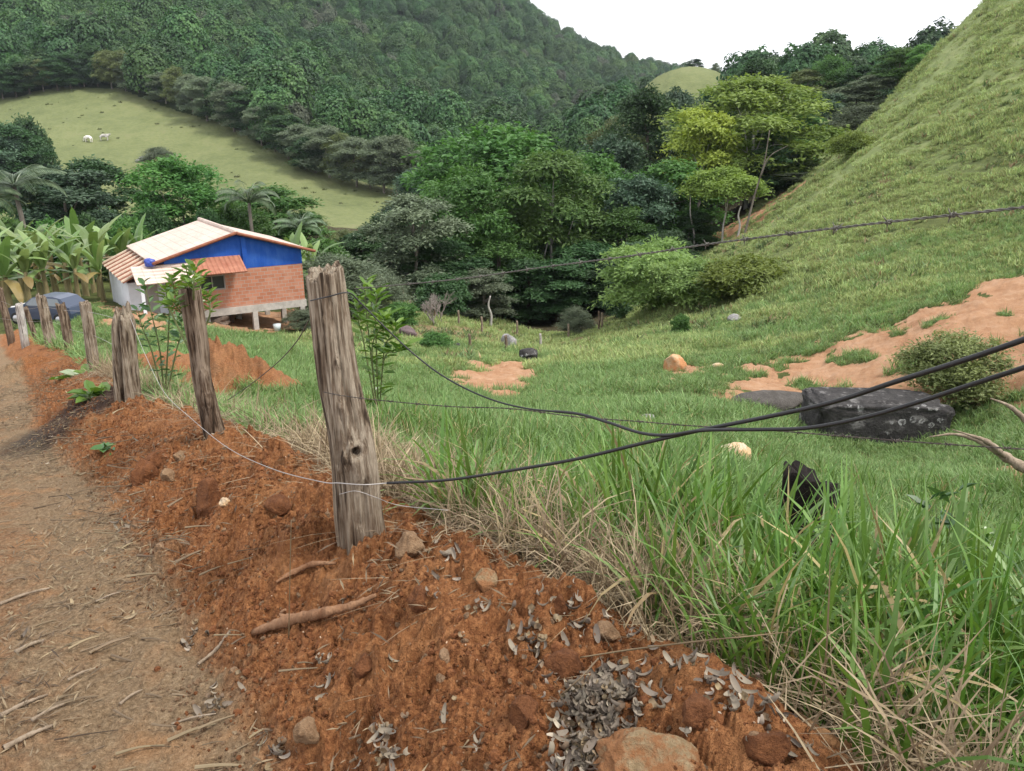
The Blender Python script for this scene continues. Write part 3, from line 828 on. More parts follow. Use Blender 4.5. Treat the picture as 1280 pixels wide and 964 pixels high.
LEAF = {
    "mid": leaf_mat("leaves_mid", (0.041, 0.108, 0.026), (0.113, 0.222, 0.051), 0.31),
    "bright": leaf_mat("leaves_bright", (.060, .145, .036), (.175, .290, .080), 0.34),
    "dark": leaf_mat("leaves_dark", (0.025, 0.065, 0.023), (0.067, 0.133, 0.044), 0.26),
    "grey": leaf_mat("leaves_grey", (0.083, 0.116, 0.067), (0.183, 0.226, 0.134), 0.24),
    "lime": leaf_mat("leaves_lime", (0.093, 0.146, 0.027), (0.210, 0.269, 0.058), 0.34),
    "yellow": leaf_mat("leaves_yellow", (.150, .195, .030), (.300, .335, .060), .3),
    "fresh": leaf_mat("leaves_fresh", (0.128, 0.220, 0.061), (0.293, 0.415, 0.134), 0.36),
    "fine": leaf_mat("leaves_fine", (0.110, 0.140, 0.049), (0.256, 0.299, 0.104), 0.28),
    "airy": leaf_mat("leaves_airy", (.108, .180, .036), (.245, .330, .078), 0.34),
    "olive": leaf_mat("leaves_olive", (0.085, 0.116, 0.041), (0.189, 0.220, 0.081), 0.28),
    "blue": leaf_mat("leaves_bluish", (0.031, 0.068, 0.039), (0.080, 0.132, 0.073), 0.24),
    "wood1": leaf_mat("forest_leaves_dark", (0.022, 0.066, 0.020), (0.055, 0.123, 0.036), 0.21),
    "wood2": leaf_mat("forest_leaves_mid", (0.032, 0.086, 0.025), (0.080, 0.155, 0.043), 0.21),
    "wood3": leaf_mat("forest_leaves_grey", (0.055, 0.075, 0.044), (0.105, 0.127, 0.075), 0.21),
    "wood4": leaf_mat("forest_leaves_light", (0.056, 0.118, 0.029), (0.112, 0.196, 0.052), 0.21),
}
def trunk_mb(rng, H, r, lc, nlimb, lean=(0, 0), fork=.35):
    mb = MB()
    top = np.array((lean[0], lean[1], H * .72))
    sp = catmull([(0, 0, -.5), (lean[0] * .15 + rng.normal(0, .05), lean[1] * .15, H * .2), (lean[0] * .5 + rng.normal(0, .15), lean[1] * .5 + rng.normal(0, .15), H * .45), top], 6)
    mb.tube(sp, np.linspace(r, r * .4, len(sp)), 8)
    for i in rng.choice(len(lc), min(nlimb, len(lc)), replace=False):
        k = int(len(sp) * rng.uniform(fork, .85)); b = sp[k]; e = lc[i]
        m = (b + e) / 2 + np.array((0, 0, .12 * np.linalg.norm(e - b))) + rng.normal(0, .2, 3)
        lp = catmull([b, m, e], 5)
        mb.tube(lp, np.linspace(r * .42, r * .09, len(lp)), 6)
    return mb

class Kind:
    """one kind of tree: a crown mesh and a trunk mesh, copied for every tree of the kind"""
    def __init__(s, name, seed, leafkey, W, H, z0=.25, bark=None, r=.2, nlimb=8, lean=(0, 0), **kw):
        s.W, s.H, s.name = W, H, name
        rng = np.random.default_rng(seed + 500)
        V, Q, var, lc = crown(seed, W, H * (1 - z0), H * z0, **kw)
        ext = V.max(0)[2]; s.H = ext
        s.W = float(np.percentile(V[:, 0], 98) - np.percentile(V[:, 0], 2))
        s.cm = new_mesh("crown", V, Q, LEAF[leafkey], False, {"var": var})
        s.tm = trunk_mb(rng, H, r, lc, nlimb, lean).mesh("trunk", bark or M_BARK, True)
    def put(s, x, y, h, w, label, group=None, cat="tree", name=None, rot=None, sink=0.0):
        z = gz(x, y) - sink
        t = thing(name or s.name, label, cat, (x, y, z), random.uniform(0, 6.28) if rot is None else rot, group)
        t.scale = (w / s.W, w / s.W, h / s.H)
        obj("trunk", s.tm, t); obj("crown", s.cm, t)
        return t
    def px(s, px, top, wpx, D, label, group=None, **kw):
        """a tree standing at depth D whose top shows at row top, wpx wide"""
        if D < 0: D = foot_depth(px, -D)
        t = T(top); a = P(px, top, D)
        # horizontal position at the trunk: follow the column of the picture down to the ground
        x = a[0]
        for _ in range(4):
            z = gz(x, D); gx, gy = proj(x, D, z); x += (px - gx) / F * (D * CT - z * ST) * .999
        h = t * D - gz(x, D)
        w = wpx / F * (D * CT - t * D * ST)
        return s.put(x, D, max(h, .4), w, label, group, **kw)

random.seed(5)
K = {}
K["broad"] = Kind("broadleaf_tree", 1, "mid", 11, 14, .14, lobes=15, clumps=26, leaves=44, leaf=(.46, .21), lobe_r=.30, clump_r=.17)
K["broad2"] = Kind("broadleaf_tree", 2, "mid", 10, 15, .14, lobes=17, clumps=24, leaves=42, leaf=(.44, .2), lobe_r=.28, clump_r=.17)
K["bright"] = Kind("feathery_tree", 3, "bright", 10, 14, .2, lobes=15, clumps=24, leaves=46, leaf=(.46, .17), lobe_r=.27, clump_r=.22, flat=.32, droop=.42, r=.16, bark=M_BARKP)
K["bright2"] = Kind("feathery_tree", 4, "bright", 8, 13, .35, lobes=12, clumps=22, leaves=46, leaf=(.44, .16), lobe_r=.28, clump_r=.24, flat=.3, droop=.45, r=.14, bark=M_BARKP, lean=(.8, .2))
K["airy"] = Kind("feathery_tree", 23, "airy", 12, 14, .2, lobes=20, clumps=24, leaves=44, leaf=(.46, .17), lobe_r=.24, clump_r=.2, flat=.32, droop=.4, r=.16, bark=M_BARKP)
K["dark"] = Kind("dark_tree", 5, "dark", 9, 14, .08, lobes=17, clumps=26, leaves=42, leaf=(.42, .2), lobe_r=.27, clump_r=.16, bark=M_BARKD)
K["dark2"] = Kind("dark_tree", 6, "dark", 8, 12, .06, lobes=15, clumps=24, leaves=42, leaf=(.40, .2), lobe_r=.30, clump_r=.17, bark=M_BARKD)
K["grey"] = Kind("grey_leaved_tree", 7, "grey", 8, 11, .06, lobes=16, clumps=24, leaves=46, leaf=(.36, .14), lobe_r=.27, clump_r=.18, flat=.45)
K["lime"] = Kind("lime_tree", 8, "lime", 10, 12, .34, lobes=15, clumps=24, leaves=44, leaf=(.42, .19), lobe_r=.26, clump_r=.22, flat=.3, droop=.35, shape="umbrella", bark=M_BARKP, r=.14)
K["yellow"] = Kind("yellow_tree", 9, "yellow", 7, 12, .35, lobes=12, clumps=22, leaves=42, leaf=(.42, .18), lobe_r=.30, clump_r=.24, flat=.32, droop=.35, shape="dome", bark=M_BARKP, r=.13)
K["olive"] = Kind("olive_tree", 10, "olive", 10, 13, .12, lobes=15, clumps=24, leaves=44, leaf=(.42, .17), lobe_r=.28, clump_r=.19, flat=.4, droop=.35)
K["blue"] = Kind("bluish_tree", 11, "blue", 9, 13, .08, lobes=15, clumps=24, leaves=42, leaf=(.42, .2), lobe_r=.30, clump_r=.17)
K["bush"] = Kind("bush", 12, "fresh", 6, 4.2, .05, lobes=14, clumps=20, leaves=44, leaf=(.30, .12), lobe_r=.30, clump_r=.22, flat=.35, droop=.3, r=.06)
K["bushlime"] = Kind("bush", 13, "lime", 6, 2.4, .05, lobes=14, clumps=18, leaves=40, leaf=(.28, .12), lobe_r=.28, clump_r=.24, flat=.35, droop=.3, r=.05)
K["bushgrey"] = Kind("bush", 14, "grey", 5, 4, .04, lobes=15, clumps=22, leaves=46, leaf=(.24, .06), lobe_r=.30, clump_r=.2, flat=.5, r=.06)
K["bushdark"] = Kind("bush", 15, "dark", 5, 3.4, .04, lobes=14, clumps=20, leaves=44, leaf=(.28, .14), lobe_r=.30, clump_r=.2, flat=.5, r=.06)
K["bushmid"] = Kind("bush", 16, "mid", 5, 3.4, .04, lobes=14, clumps=20, leaves=44, leaf=(.30, .14), lobe_r=.30, clump_r=.2, flat=.5, r=.06)
K["bushfine"] = Kind("bush", 17, "fine", 3.2, 2.4, .1, lobes=16, clumps=22, leaves=40, leaf=(.14, .05), lobe_r=.27, clump_r=.24, flat=.6, r=.05, nlimb=14)

# ---- the forested mountain: crowns nobody could count
def far_forest():
    pr = []
    for i in range(8):
        key = ["wood1", "wood2", "wood1", "wood4", "wood2", "wood3", "wood1", "wood2"][i]
        rg = np.random.default_rng(300 + i); n_ = 2600
        d = rdir(rg, n_); d[:, 2] = np.where(d[:, 2] < -.3, -d[:, 2], d[:, 2])
        bump = 1 + .34 * fbm3(d + i * 5, 1.9, i, 2) + .16 * fbm3(d + i * 3, 5, i + 7, 2)
        c = d * np.array((4.3, 4.3, 5.2 + .5 * (i % 3))) * (bump * rg.uniform(.86, 1.04, n_))[:, None] + np.array((0, 0, 4.6))
        nr = d + rg.normal(0, .3, (n_, 3)) + np.array((0, 0, .3)); ax = np.cross(d, rg.normal(0, 1, (n_, 3))) + np.array((0, 0, -.25)); sz = rg.uniform(.6, 1.3, n_)
        V, Q, kk = leafcards(c, ax, nr, .62 * sz, .50 * sz)
        var = np.repeat(np.clip(.5 + .9 * fbm3(d + i, 2.6, i + 20, 2) + rg.normal(0, .18, n_), 0, 1), kk)
        pr.append(proto("forest_crown", new_mesh("forest_crown", V, Q, LEAF[key], False, {"var": var})))
    x, y = [], []
    n = 46000
    a = R.uniform(-.85, .52, n); yy = np.sqrt(R.uniform(200 ** 2, 1000 ** 2, n)); xx = a * yy
    z = gz(xx, yy)
    px_, py_ = proj(xx, yy, z)
    ok = ~inpoly(px_, py_, [(-700, 126), (0, 119), (80, 108), (150, 108), (225, 134), (300, 164), (400, 214), (505, 240), (480, 290), (-700, 310)]) | (yy > 300)
    kn = inpoly(px_, py_, [(795, 112), (835, 92), (870, 78), (905, 90), (925, 150), (800, 150)]) & (yy > 230) & (yy < 400)
    kn |= (px_ > 785) & (px_ < 935) & (yy < 335)
    ok &= ~kn & (px_ > -170) & (px_ < 1180)
    clearing = inpoly(px_, py_, [(565, 130), (600, 140), (610, 158), (580, 160)]) | inpoly(px_, py_, [(675, 78), (700, 80), (708, 90), (684, 90)])
    ok &= ~clearing
    keep = R.uniform(0, 1, n) < np.clip(1.05 - (yy - 200) / 1500, .4, 1)
    xx, yy = xx[ok & keep], yy[ok & keep]
    # one crown per cell, so that crowns stand side by side
    cell = np.floor(xx / 6.6) * 100000 + np.floor(yy / 6.6); _, u = np.unique(cell, return_index=True)
    xx, yy = xx[u], yy[u]
    pts, rot, scl = finish(xx, yy, .5, 1.0, .08)
    scl = np.clip(R.lognormal(-.08, .32, len(xx)), .45, 1.9)
    pts[:, 2] += R.uniform(-2.5, 1.5, len(xx))
    w = fbm2(xx * .012, yy * .012, 52, 3) + R.normal(0, .22, len(xx))
    idx = np.clip(((w + .75) / 1.5 * 8).astype(int), 0, 7); idx = np.array([0, 2, 6, 1, 4, 7, 3, 5])[idx]
    scatter("forest", pr, pts, rot, scl, idx, "dense dark green forest covering the whole mountainside behind the pasture", [LEAF["wood1"]], "forest")
far_forest()

# ---- individual trees
def trees():
    k = K
    VW = "trees of the wood in the valley"
    # (kind, column, top row, width, depth, label)
    rows = [
        ("broad", 612, 148, 190, 74, "large round crowned green tree standing highest at the left of the valley wood"),
        ("bright", 690, 180, 128, 64, "feathery bright green tree with a thin pale leaning trunk in the middle of the wood"),
        ("broad", 585, 200, 115, 62, "mid green tree in front of the large round tree, hiding its left flank"),
        ("broad2", 650, 156, 110, 80, "green tree top showing just right behind the large round crowned tree"),
        ("grey", 520, 240, 100, 56, "greyish green tree with loose crown at the left front of the valley wood"),
        ("dark2", 487, 262, 66, 66, "dark green tree beside the greyish tree, next to the far pasture corner"),
        ("blue", 530, 207, 58, 112, "blue green round tree against the foot of the forested mountain"),
        ("broad2", 738, 185, 105, 72, "green tree immediately right of the feathery bright tree"),
        ("blue", 760, 165, 80, 88, "bluish tree behind the dark tree near the middle of the wood"),
        ("dark", 803, 102, 84, 100, "tall dark tree rising towards the grassy knoll"),
        ("olive", 765, 140, 70, 118, "dull green tree at the back of the wood below the mountain forest"),
        ("broad2", 835, 195, 110, 70, "spreading mid green tree with pale trunk left of the yellow tree"),
        ("blue", 790, 215, 85, 66, "dark bluish tree in the shade between the feathery tree and the yellow tree"),
        ("yellow", 870, 132, 74, 75, "yellow leaved tree glowing at the right of the wood"),
        ("airy", 932, 90, 175, 80, "big yellowish green tree with wide airy crown beside the grass hill"),
        ("lime", 903, 205, 78, 64, "low lime green tree with slim trunks under the big airy tree"),
        ("broad2", 985, 125, 80, 92, "mid green tree between the big airy tree and the grass hill"),
        ("dark", 960, 180, 66, 76, "dark tree behind the pale leaning branches at the edge of the hill"),
        ("grey", 1000, 215, 50, 74, "small grey green tree at the foot of the hill beside the red soil slip"),
        ("dark2", 560, 295, 80, 58, "low dark tree at the front of the wood behind the dead twigs"),
        ("dark2", 660, 320, 85, 58, "low dark tree at the front of the wood above the grey rock"),
        ("dark", 730, 300, 90, 60, "dark tree closing the front of the wood behind the thin fence posts"),
        ("dark2", 795, 300, 80, 58, "dark tree at the front of the wood behind the light green bush"),
        ("broad", 625, 285, 90, 60, "mid green tree at the front of the wood below the large round tree"),
        ("grey", 605, 335, 62, 53, "small pale leaved tree on a thin stem at the wood's front edge"),
        ("dark", 860, 262, 60, 66, "dark tree in the deep shade under the yellow tree"),
        ("dark2", 690, 255, 80, 68, "dark tree under the crown of the feathery bright tree"),
        ("dark", 545, 265, 70, 64, "dark tree between the greyish tree and the feathery green tree"),
        ("dark2", 455, 285, 60, 62, "dark tree at the wood's left end beside the far pasture"),
    ]
    for kd, px_, top, w, D, lb in rows: k[kd].px(px_, top, w, D, lb, VW)
    # deeper rows of the wood, seen only as bits of crown between the others
    fill = [("blue", 842, 106, 66, 116), ("dark2", 880, 106, 52, 122), ("olive", 815, 140, 70, 106), ("dark", 770, 150, 66, 110), ("broad", 675, 240, 90, 68), ("broad2", 600, 250, 90, 66), ("dark", 545, 300, 70, 57), ("dark2", 590, 320, 80, 56), ("dark", 695, 320, 80, 57), ("dark2", 765, 320, 70, 56), ("broad2", 780, 255, 80, 63), ("dark", 830, 285, 60, 60), ("dark", 930, 180, 80, 84), ("airy", 895, 160, 90, 82), ("broad2", 960, 140, 80, 84), ("dark", 985, 190, 50, 78), ("dark", 640, 205, 90, 92), ("blue", 710, 195, 80, 96), ("dark2", 580, 235, 80, 90), ("broad2", 830, 150, 80, 112), ("dark", 870, 175, 80, 100), ("blue", 900, 165, 80, 104), ("dark", 760, 235, 80, 84), ("blue", 505, 250, 60, 92)]
    for kd, px_, top, w, D in fill: k[kd].px(px_, top, w, D, "dark tree deep inside the valley wood, only part of its crown showing between nearer trees", "inner trees of the valley wood")
    # spur on the skyline
    rows = [
        ("dark", 945, 70, 56, 150, "dark broad crown on the skyline behind the big airy tree"),
        ("dark2", 917, 84, 26, 170, "small dark crown at the left end of the skyline trees beside the grassy knoll"),
        ("olive", 1005, 84, 60, 150, "olive green crown on the skyline left of the tall round topped tree"),
        ("broad", 1032, 66, 44, 150, "tall round topped tree standing highest on the middle of the skyline"),
        ("dark2", 1070, 80, 40, 145, "dark crown on the skyline right of the tall round topped tree"),
        ("grey", 1052, 108, 62, 120, "grey green tree at the upper edge of the grass hill"),
        ("blue", 1022, 113, 54, 112, "dark bluish tree below the skyline trees at the hill's edge"),
        ("olive", 985, 106, 60, 130, "dull olive tree below the dark broad skyline crown"),
        ("grey", 1088, 93, 50, 118, "grey brown tree on the hill's edge near the skyline"),
        ("broad2", 1120, 58, 52, 118, "green tree on the shoulder of the grass hill against the white sky"),
        ("bright2", 1148, 54, 30, 112, "small thin tree highest on the hill's shoulder against the sky"),
        ("bushgrey", 1080, 128, 70, 96, "low grey scrub on the crest line of the grass hill"),
        ("olive", 950, 123, 60, 125, "olive tree top just above the big airy tree"),
    ]
    for kd, px_, top, w, D, lb in rows: k[kd].px(px_, top, w, D, lb, "trees along the skyline spur")
    k["dark2"].px(868, 73, 20, 330, "tiny lone tree on top of the grassy knoll", name="lone_tree")
    k["grey"].px(893, 78, 10, 335, "tiny thin tree on the right side of the knoll top", name="lone_tree")
    # bushes on the hill and meadow
    rows = [
        ("bush", 815, 292, 108, -392, "large light green bush at the foot of the grass hill, in front of the wood"),
        ("bush", 862, 318, 90, -385, "light green bush overlapping the large bush on its right, nearer the hill"),
        ("bushlime", 935, 318, 110, -368, "low spreading yellow green bush on the lower hillside"),
        ("bushlime", 1062, 162, 46, -196, "yellow green bush standing alone high on the hillside"),
        ("bushfine", 1186, 402, 112, -508, "dense fine leaved bush growing behind the black boulder on the bare cut"),
        ("bushdark", 772, 358, 32, -398, "small dark bush beside the fence post at the foot of the hill"),
        ("bushgrey", 720, 382, 36, 47, "pale leaved sapling beside the thin fence posts at the wood's edge"),
        ("bushmid", 850, 390, 20, -418, "small upright sapling on the meadow below the light green bushes"),
        ("bushgrey", 425, 312, 95, 41, "grey green feathery bush right of the house, behind the large post"),
        ("bushgrey", 470, 330, 70, 45, "grey green bush right of the large post, in front of the greyish tree"),
        ("bushmid", 405, 290, 70, 50, "mid green bush behind the house's right eave"),
        ("bushdark", 555, 340, 60, 50, "dark bush at the foot of the wood left of the dead twigs"),
        ("bushmid", 545, 413, 36, -440, "small green shrub on the dry bank below the dead twigs"),
        ("bushgrey", 378, 386, 40, -412, "grey green bush at the foot of the house stilts"),
    ]
    for kd, px_, top, w, D, lb in rows: k[kd].px(px_, top, w, D, lb, "bushes on the meadow and hill", cat="bush")
    # left: beyond and beside the house
    rows = [
        ("broad", 238, 190, 118, 58, "large dark green tree rising straight behind the house roof"),
        ("dark2", 130, 192, 92, 74, "dark tree on the edge of the pasture left of the large tree behind the house"),
        ("blue", 95, 205, 110, 66, "broad blue green tree above the banana plants"),
        ("dark", 65, 222, 90, 70, "dark tree between the palm and the broad blue green tree"),
        ("broad2", 345, 228, 110, 62, "mid green tree behind the right slope of the house roof"),
        ("broad", 300, 250, 80, 56, "leafy green tree just over the ridge of the house roof"),
        ("olive", 385, 262, 70, 64, "olive green tree right of the house in front of the far pasture"),
        ("dark2", 25, 150, 66, 150, "dark tree group's tall crown on the far pasture at the picture's left edge"),
        ("blue", -5, 165, 70, 146, "dark bluish tree on the far pasture cut by the picture's left edge"),
        ("bushdark", 45, 140, 50, 160, "low dark thicket on the far pasture near the cattle"),
        ("bushgrey", 200, 182, 40, 185, "grey scrub on the rocky outcrop in the middle of the far pasture"),
        ("olive", 430, 285, 60, 72, "dull green tree at the lower corner of the far pasture"),
        ("bushmid", 330, 300, 60, 48, "green bush right behind the house's right slope"),
        ("bushmid", 20, 262, 70, 46, "leafy bush behind the banana grove below the large drooping palm"),
        ("bushmid", 75, 266, 60, 50, "leafy bush behind the banana grove below the broad blue green tree"),
        ("bushdark", 120, 262, 60, 52, "dark bush behind the banana grove below the dark pasture edge tree"),
        ("bushmid", 168, 262, 56, 52, "leafy bush between the banana grove and the large tree behind the roof"),
        ("bushdark", 205, 255, 50, 54, "dark bush under the large tree behind the house roof"),
        ("bushdark", 272, 255, 50, 54, "dark bush under the trees at the ridge of the house roof"),
        ("bushmid", 500, 375, 40, 40, "green bush on the meadow edge right of the large post"),
    ]
    for kd, px_, top, w, D, lb in rows: k[kd].px(px_, top, w, D, lb, "trees around the house")
    # row of trees along the upper edge of the far pasture
    edge = [(-40, 128), (0, 126), (35, 120), (80, 112), (120, 111), (150, 112), (185, 122), (225, 138), (262, 152), (300, 168), (350, 193), (400, 220), (450, 235), (497, 246)]
    ex = np.array([e[0] for e in edge], float); ey = np.array([e[1] for e in edge], float)
    rng = np.random.default_rng(3)
    for i, px_ in enumerate(np.arange(-30, 500, 17.0)):
        by = np.interp(px_, ex, ey)
        kd = ["grey", "dark", "olive", "grey", "blue", "dark2"][rng.integers(0, 6)] if px_ > 170 else ["dark", "blue", "olive", "dark2"][rng.integers(0, 4)]
        D = foot_depth(px_, by + 2) + rng.uniform(1, 4); xw = P(px_, by, D)[0]
        k[kd].put(xw, D, rng.uniform(8, 12.5), rng.uniform(7, 10), "tree in the row between the far pasture's upper edge and the mountain forest", "row of trees along the far pasture's upper edge")
trees()

# ---- pale leaning dead branches by the big airy tree, the bare saplings
def dead_tree(name, label, base, limbs, r, mat, cat="tree"):
    t = thing(name, label, cat, tuple(base))
    mb = MB()
    for lp in limbs:
        pts = catmull(np.array(lp), 6)
        mb.tube(pts, np.linspace(r * lp[0][3] if len(lp[0]) > 3 else r, r * .35, len(pts)), 7)
    return t, mb
b = ground_at(930, 296, 61)
t = thing("dead_tree", "pale bare leaning trunk with forked branches beside the big airy tree", "tree", tuple(b))
mb = MB()
pp = [P(930, 296, 61), P(943, 245, 61), P(955, 205, 60.5), P(962, 163, 60)]
mb.tube(catmull([q - b for q in pp], 6), np.linspace(.10, .03, 19), 8)
mb.tube(catmull([q - b for q in [P(950, 222, 60.7), P(962, 196, 60), P(985, 182, 59)]], 6), np.linspace(.07, .02, 13), 6)
mb.build("trunk", M_BARK, t, True)
for (px_, py0, py1, D, dx, lb) in [(676, 340, 290, 63.2, 12, "slim pale leaning stem in front of the feathery bright tree"), (866, 300, 246, 65, -3, "crooked pale trunk below the spreading mid green tree"),
                                   (612, 410, 370, 50, 1, "thin grey trunk of a young tree standing above the grey rock"), (922, 292, 258, 62, 4, "slim pale trunk under the lime green tree")]:
    b = P(px_, py0, D); b[2] = min(b[2], gz(b[0], b[1])) if gz(b[0], b[1]) < b[2] else b[2]
    g = gz(b[0], b[1])
    t = thing("slim_tree", lb, "tree", (b[0], b[1], g))
    top = P(px_ + dx, py1, D) - np.array((b[0], b[1], g))
    mb = MB(); mb.tube(catmull([(0, 0, -.3), (.12, 0, top[2] * .35), (top[0] * .5 - .1, 0, top[2] * .7), tuple(top)], 6), np.linspace(.10, .045, 19), 7)
    mb.build("trunk", M_BARKP, t, True)
def twig_tree(px_, py, top, D, label, seed):
    rng = np.random.default_rng(seed)
    b = ground_at(px_, py, D); h = T(top) * D - b[2]
    t = thing("bare_sapling", label, "sapling", tuple(b)); mb = MB()
    def grow(p, d, L, r, lv):
        e = p + d * L; m = (p + e) / 2 + rng.normal(0, L * .06, 3)
        mb.tube(catmull([p, m, e], 3), np.linspace(r, r * .6, 7), 5)
        if lv:
            for _ in range(3):
                nd = d + rng.normal(0, .42, 3); nd[2] = abs(nd[2]) * .9 + .15; nd /= np.linalg.norm(nd)
                grow(p + d * L * rng.uniform(.55, 1), nd, L * .66, r * .58, lv - 1)
    for k in range(3):
        d = np.array((rng.normal(0, .3), rng.normal(0, .3), 1)); d /= np.linalg.norm(d)
        grow(np.array((rng.normal(0, .1), rng.normal(0, .1), -.1)), d, h * .42, .045, 4)
    mb.build("branches", M_TWIG, t, False)
M_TWIG = bark_mat("twig_grey", (.16, .135, .12), (.32, .28, .25), 9)
twig_tree(541, 414, 366, 42, "leafless grey sapling with many fine twigs on the dry bank", 4)
twig_tree(553, 412, 358, 44, "taller leafless sapling just behind the bare grey sapling", 9)

# ---------------------------------------------------------------- materials of the built things
def wood_mat(name, c_dark, c_mid, c_light, soil=True):
    nt = NT(name)
    p = nt.pos((34, 34, 2.2)); p2 = nt.pos((120, 120, 7)); p3 = nt.pos((1, 1, .6))
    n1 = nt.noise(p, 1.0, 5, .6); n2 = nt.noise(p2, 1.0, 4, .6); n3 = nt.noise(p3, 11, 5, .6)
    f = nt.math('ADD', nt.math('MULTIPLY', n1, .5), nt.math('ADD', nt.math('MULTIPLY', n2, .35), nt.math('MULTIPLY', n3, .25)))
    col = nt.ramp(f, [(.43, c_dark), (.52, c_mid), (.62, c_light)])
    crack = nt.rng(n1, .44, .38)
    col = nt.mix(nt.math('MULTIPLY', crack, .7), col, tuple(q * .35 for q in c_dark))
    if soil:
        st = nt.math('MULTIPLY', nt.attr("low"), nt.rng(n3, .3, .6))
        col = nt.mix(nt.math('MULTIPLY', st, .75), col, (.085, .045, .024))
    h = nt.math('ADD', n1, nt.math('MULTIPLY', n2, .7))
    return nt.done(nt.pbr(col, .9, .15, nt.bump(h, .022, 1.0)))
M_POST = wood_mat("weathered_wood", (.066, .044, .029), (.165, .122, .084), (.34, .285, .215))
M_POSTD = wood_mat("dark_weathered_wood", (.042, .027, .017), (.105, .070, .046), (.24, .185, .135))
M_POSTP = wood_mat("pale_weathered_wood", (.16, .14, .12), (.34, .31, .28), (.55, .52, .48))

def simple(name, c, rough=.7, spec=.3, metallic=0.0, nsc=0, namp=.15, bump=0.0):
    nt = NT(name); nb = None; col = c
    if nsc:
        n = nt.noise(nt.pos(), nsc, 4, .6)
        col = nt.ramp(n, [(.3, tuple(q * (1 - namp) for q in c)), (.7, tuple(min(1, q * (1 + namp)) for q in c))])
        if bump: nb = nt.bump(n, bump, .7)
    return nt.done(nt.pbr(col, rough, spec, nb, metallic))

# ---------------------------------------------------------------- fence posts
def post(label, base_px, top_px, D, w_base, w_top, mat, seed, knots=(), rings=90, seg=56, jag=.03, slope=(0, 0), split=0.0, sink=.25, bend=0.0, waist=0.0, name="fence_post"):
    b = P(base_px[0], base_px[1], D); t_ = P(top_px[0], top_px[1], D)
    g = gz(b[0], b[1]); o = np.array((b[0], b[1], b[2]))
    ax = t_ - o
    dist = b[1] * CT - b[2] * ST
    r0 = w_base / F * dist / 2; r1 = w_top / F * (t_[1] * CT - t_[2] * ST) / 2
    rng = np.random.default_rng(seed)
    u = np.linspace(0, 1, rings); an = np.arange(seg) * 2 * math.pi / seg
    U, A_ = np.meshgrid(u, an, indexing='ij')
    L = np.linalg.norm(ax) + sink
    rr = r0 + (r1 - r0) * U - waist * r0 * np.sin(math.pi * np.clip(U, 0, 1)) ** 2
    ca, sa = np.cos(A_), np.sin(A_)
    z = U * L
    # fluted old wood: long ridges, cracks, bumps
    fl = vn3(ca * 2.2 + 7 * seed, sa * 2.2, z * .9, seed); f2 = vn3(ca * 6, sa * 6 + 3 * seed, z * 1.6, seed + 1); f3 = vn3(ca * 14, sa * 14, z * 3, seed + 2)
    rr = rr * (1 + .10 * fl + .06 * f2 + .03 * f3)
    crack = np.clip(.16 - np.abs(vn3(ca * 3.1, sa * 3.1, z * .5, seed + 5)), 0, .16) / .16
    rr -= r0 * .13 * crack ** 2
    ck2 = np.clip(.10 - np.abs(vn3(ca * 6.5, sa * 6.5 + 5, z * .8, seed + 6)), 0, .10) / .10
    rr -= r0 * .05 * ck2
    if split:
        da = np.angle(np.exp(1j * (A_ - split)))
        rr -= r0 * .62 * np.exp(-(da / .24) ** 2) * sstep(.05, .35, U)
        rr *= 1 - .30 * sstep(.86, 1.0, U) ** 2 + .10 * sstep(.3, .0, U)
    for (ka, kz, kr, kh, hole) in knots:
        da = np.angle(np.exp(1j * (A_ - ka))) * r0; dz = (z - sink) - kz
        d = np.sqrt(da ** 2 + (dz * .8) ** 2)
        rr += kh * np.exp(-(d / kr) ** 2)
        if hole: rr -= hole * np.exp(-(np.sqrt(da ** 2 + (dz - kr * .35) ** 2) / (kr * .34)) ** 4)
    cen = np.stack([bend * np.sin(U * math.pi) + .012 * vn2(U * 4, U * 0 + seed, 3), np.zeros_like(U), np.zeros_like(U)], -1)
    zt = z + (U > .985) * (jag * vn2(ca * 3 + seed, sa * 3, 8) + slope[0] * ca * r1 + slope[1] * sa * r1)
    V = np.stack([rr * ca, rr * sa, zt], -1) + cen
    # shear so that the axis goes from the base to the top
    d = ax / np.linalg.norm(ax)
    V = V[..., 0:1] * np.array((1, 0, 0)) + V[..., 1:2] * np.array((0, 1, 0)) + (V[..., 2:3] - sink) * d
    V = V.reshape(-1, 3)
    i = np.arange(rings - 1)[:, None] * seg; j = np.arange(seg)[None]; k = (j + 1) % seg
    Q = np.stack([i + j, i + k, i + seg + k, i + seg + j], -1).reshape(-1, 4)
    low = np.repeat(sstep(.42, .12, u), seg)
    # rough end grain: shrinking rings, uneven
    top = V[-seg:]; c = top.mean(0); last = (rings - 1) * seg
    VV = [V]; n = len(V); lows = [low]
    for q, f in enumerate((.75, .5, .25)):
        ring = c + (top - c) * f + np.stack([np.zeros(seg), np.zeros(seg), jag * .7 * vn2(top[:, 0] * 60 + q * 3, top[:, 1] * 60, seed + 9) - jag * .25 * q], -1)
        VV.append(ring); lows.append(np.zeros(seg))
        j = np.arange(seg); k = (j + 1) % seg
        Q = np.vstack([Q, np.stack([last + j, last + k, n + k, n + j], -1)]); last = n; n += seg
    VV.append((c - np.array((0, 0, jag * .5)))[None]); lows.append(np.zeros(1))
    j = np.arange(seg); k = (j + 1) % seg
    me = new_mesh(name, np.vstack(VV), [Q, np.stack([last + j, last + k, np.full(seg, n)], -1)], mat, True, {"low": np.concatenate(lows)})
    ob = obj(name, me, None, tuple(o))
    return tag(ob, label, "fence post", "posts of the barbed wire fence along the road")
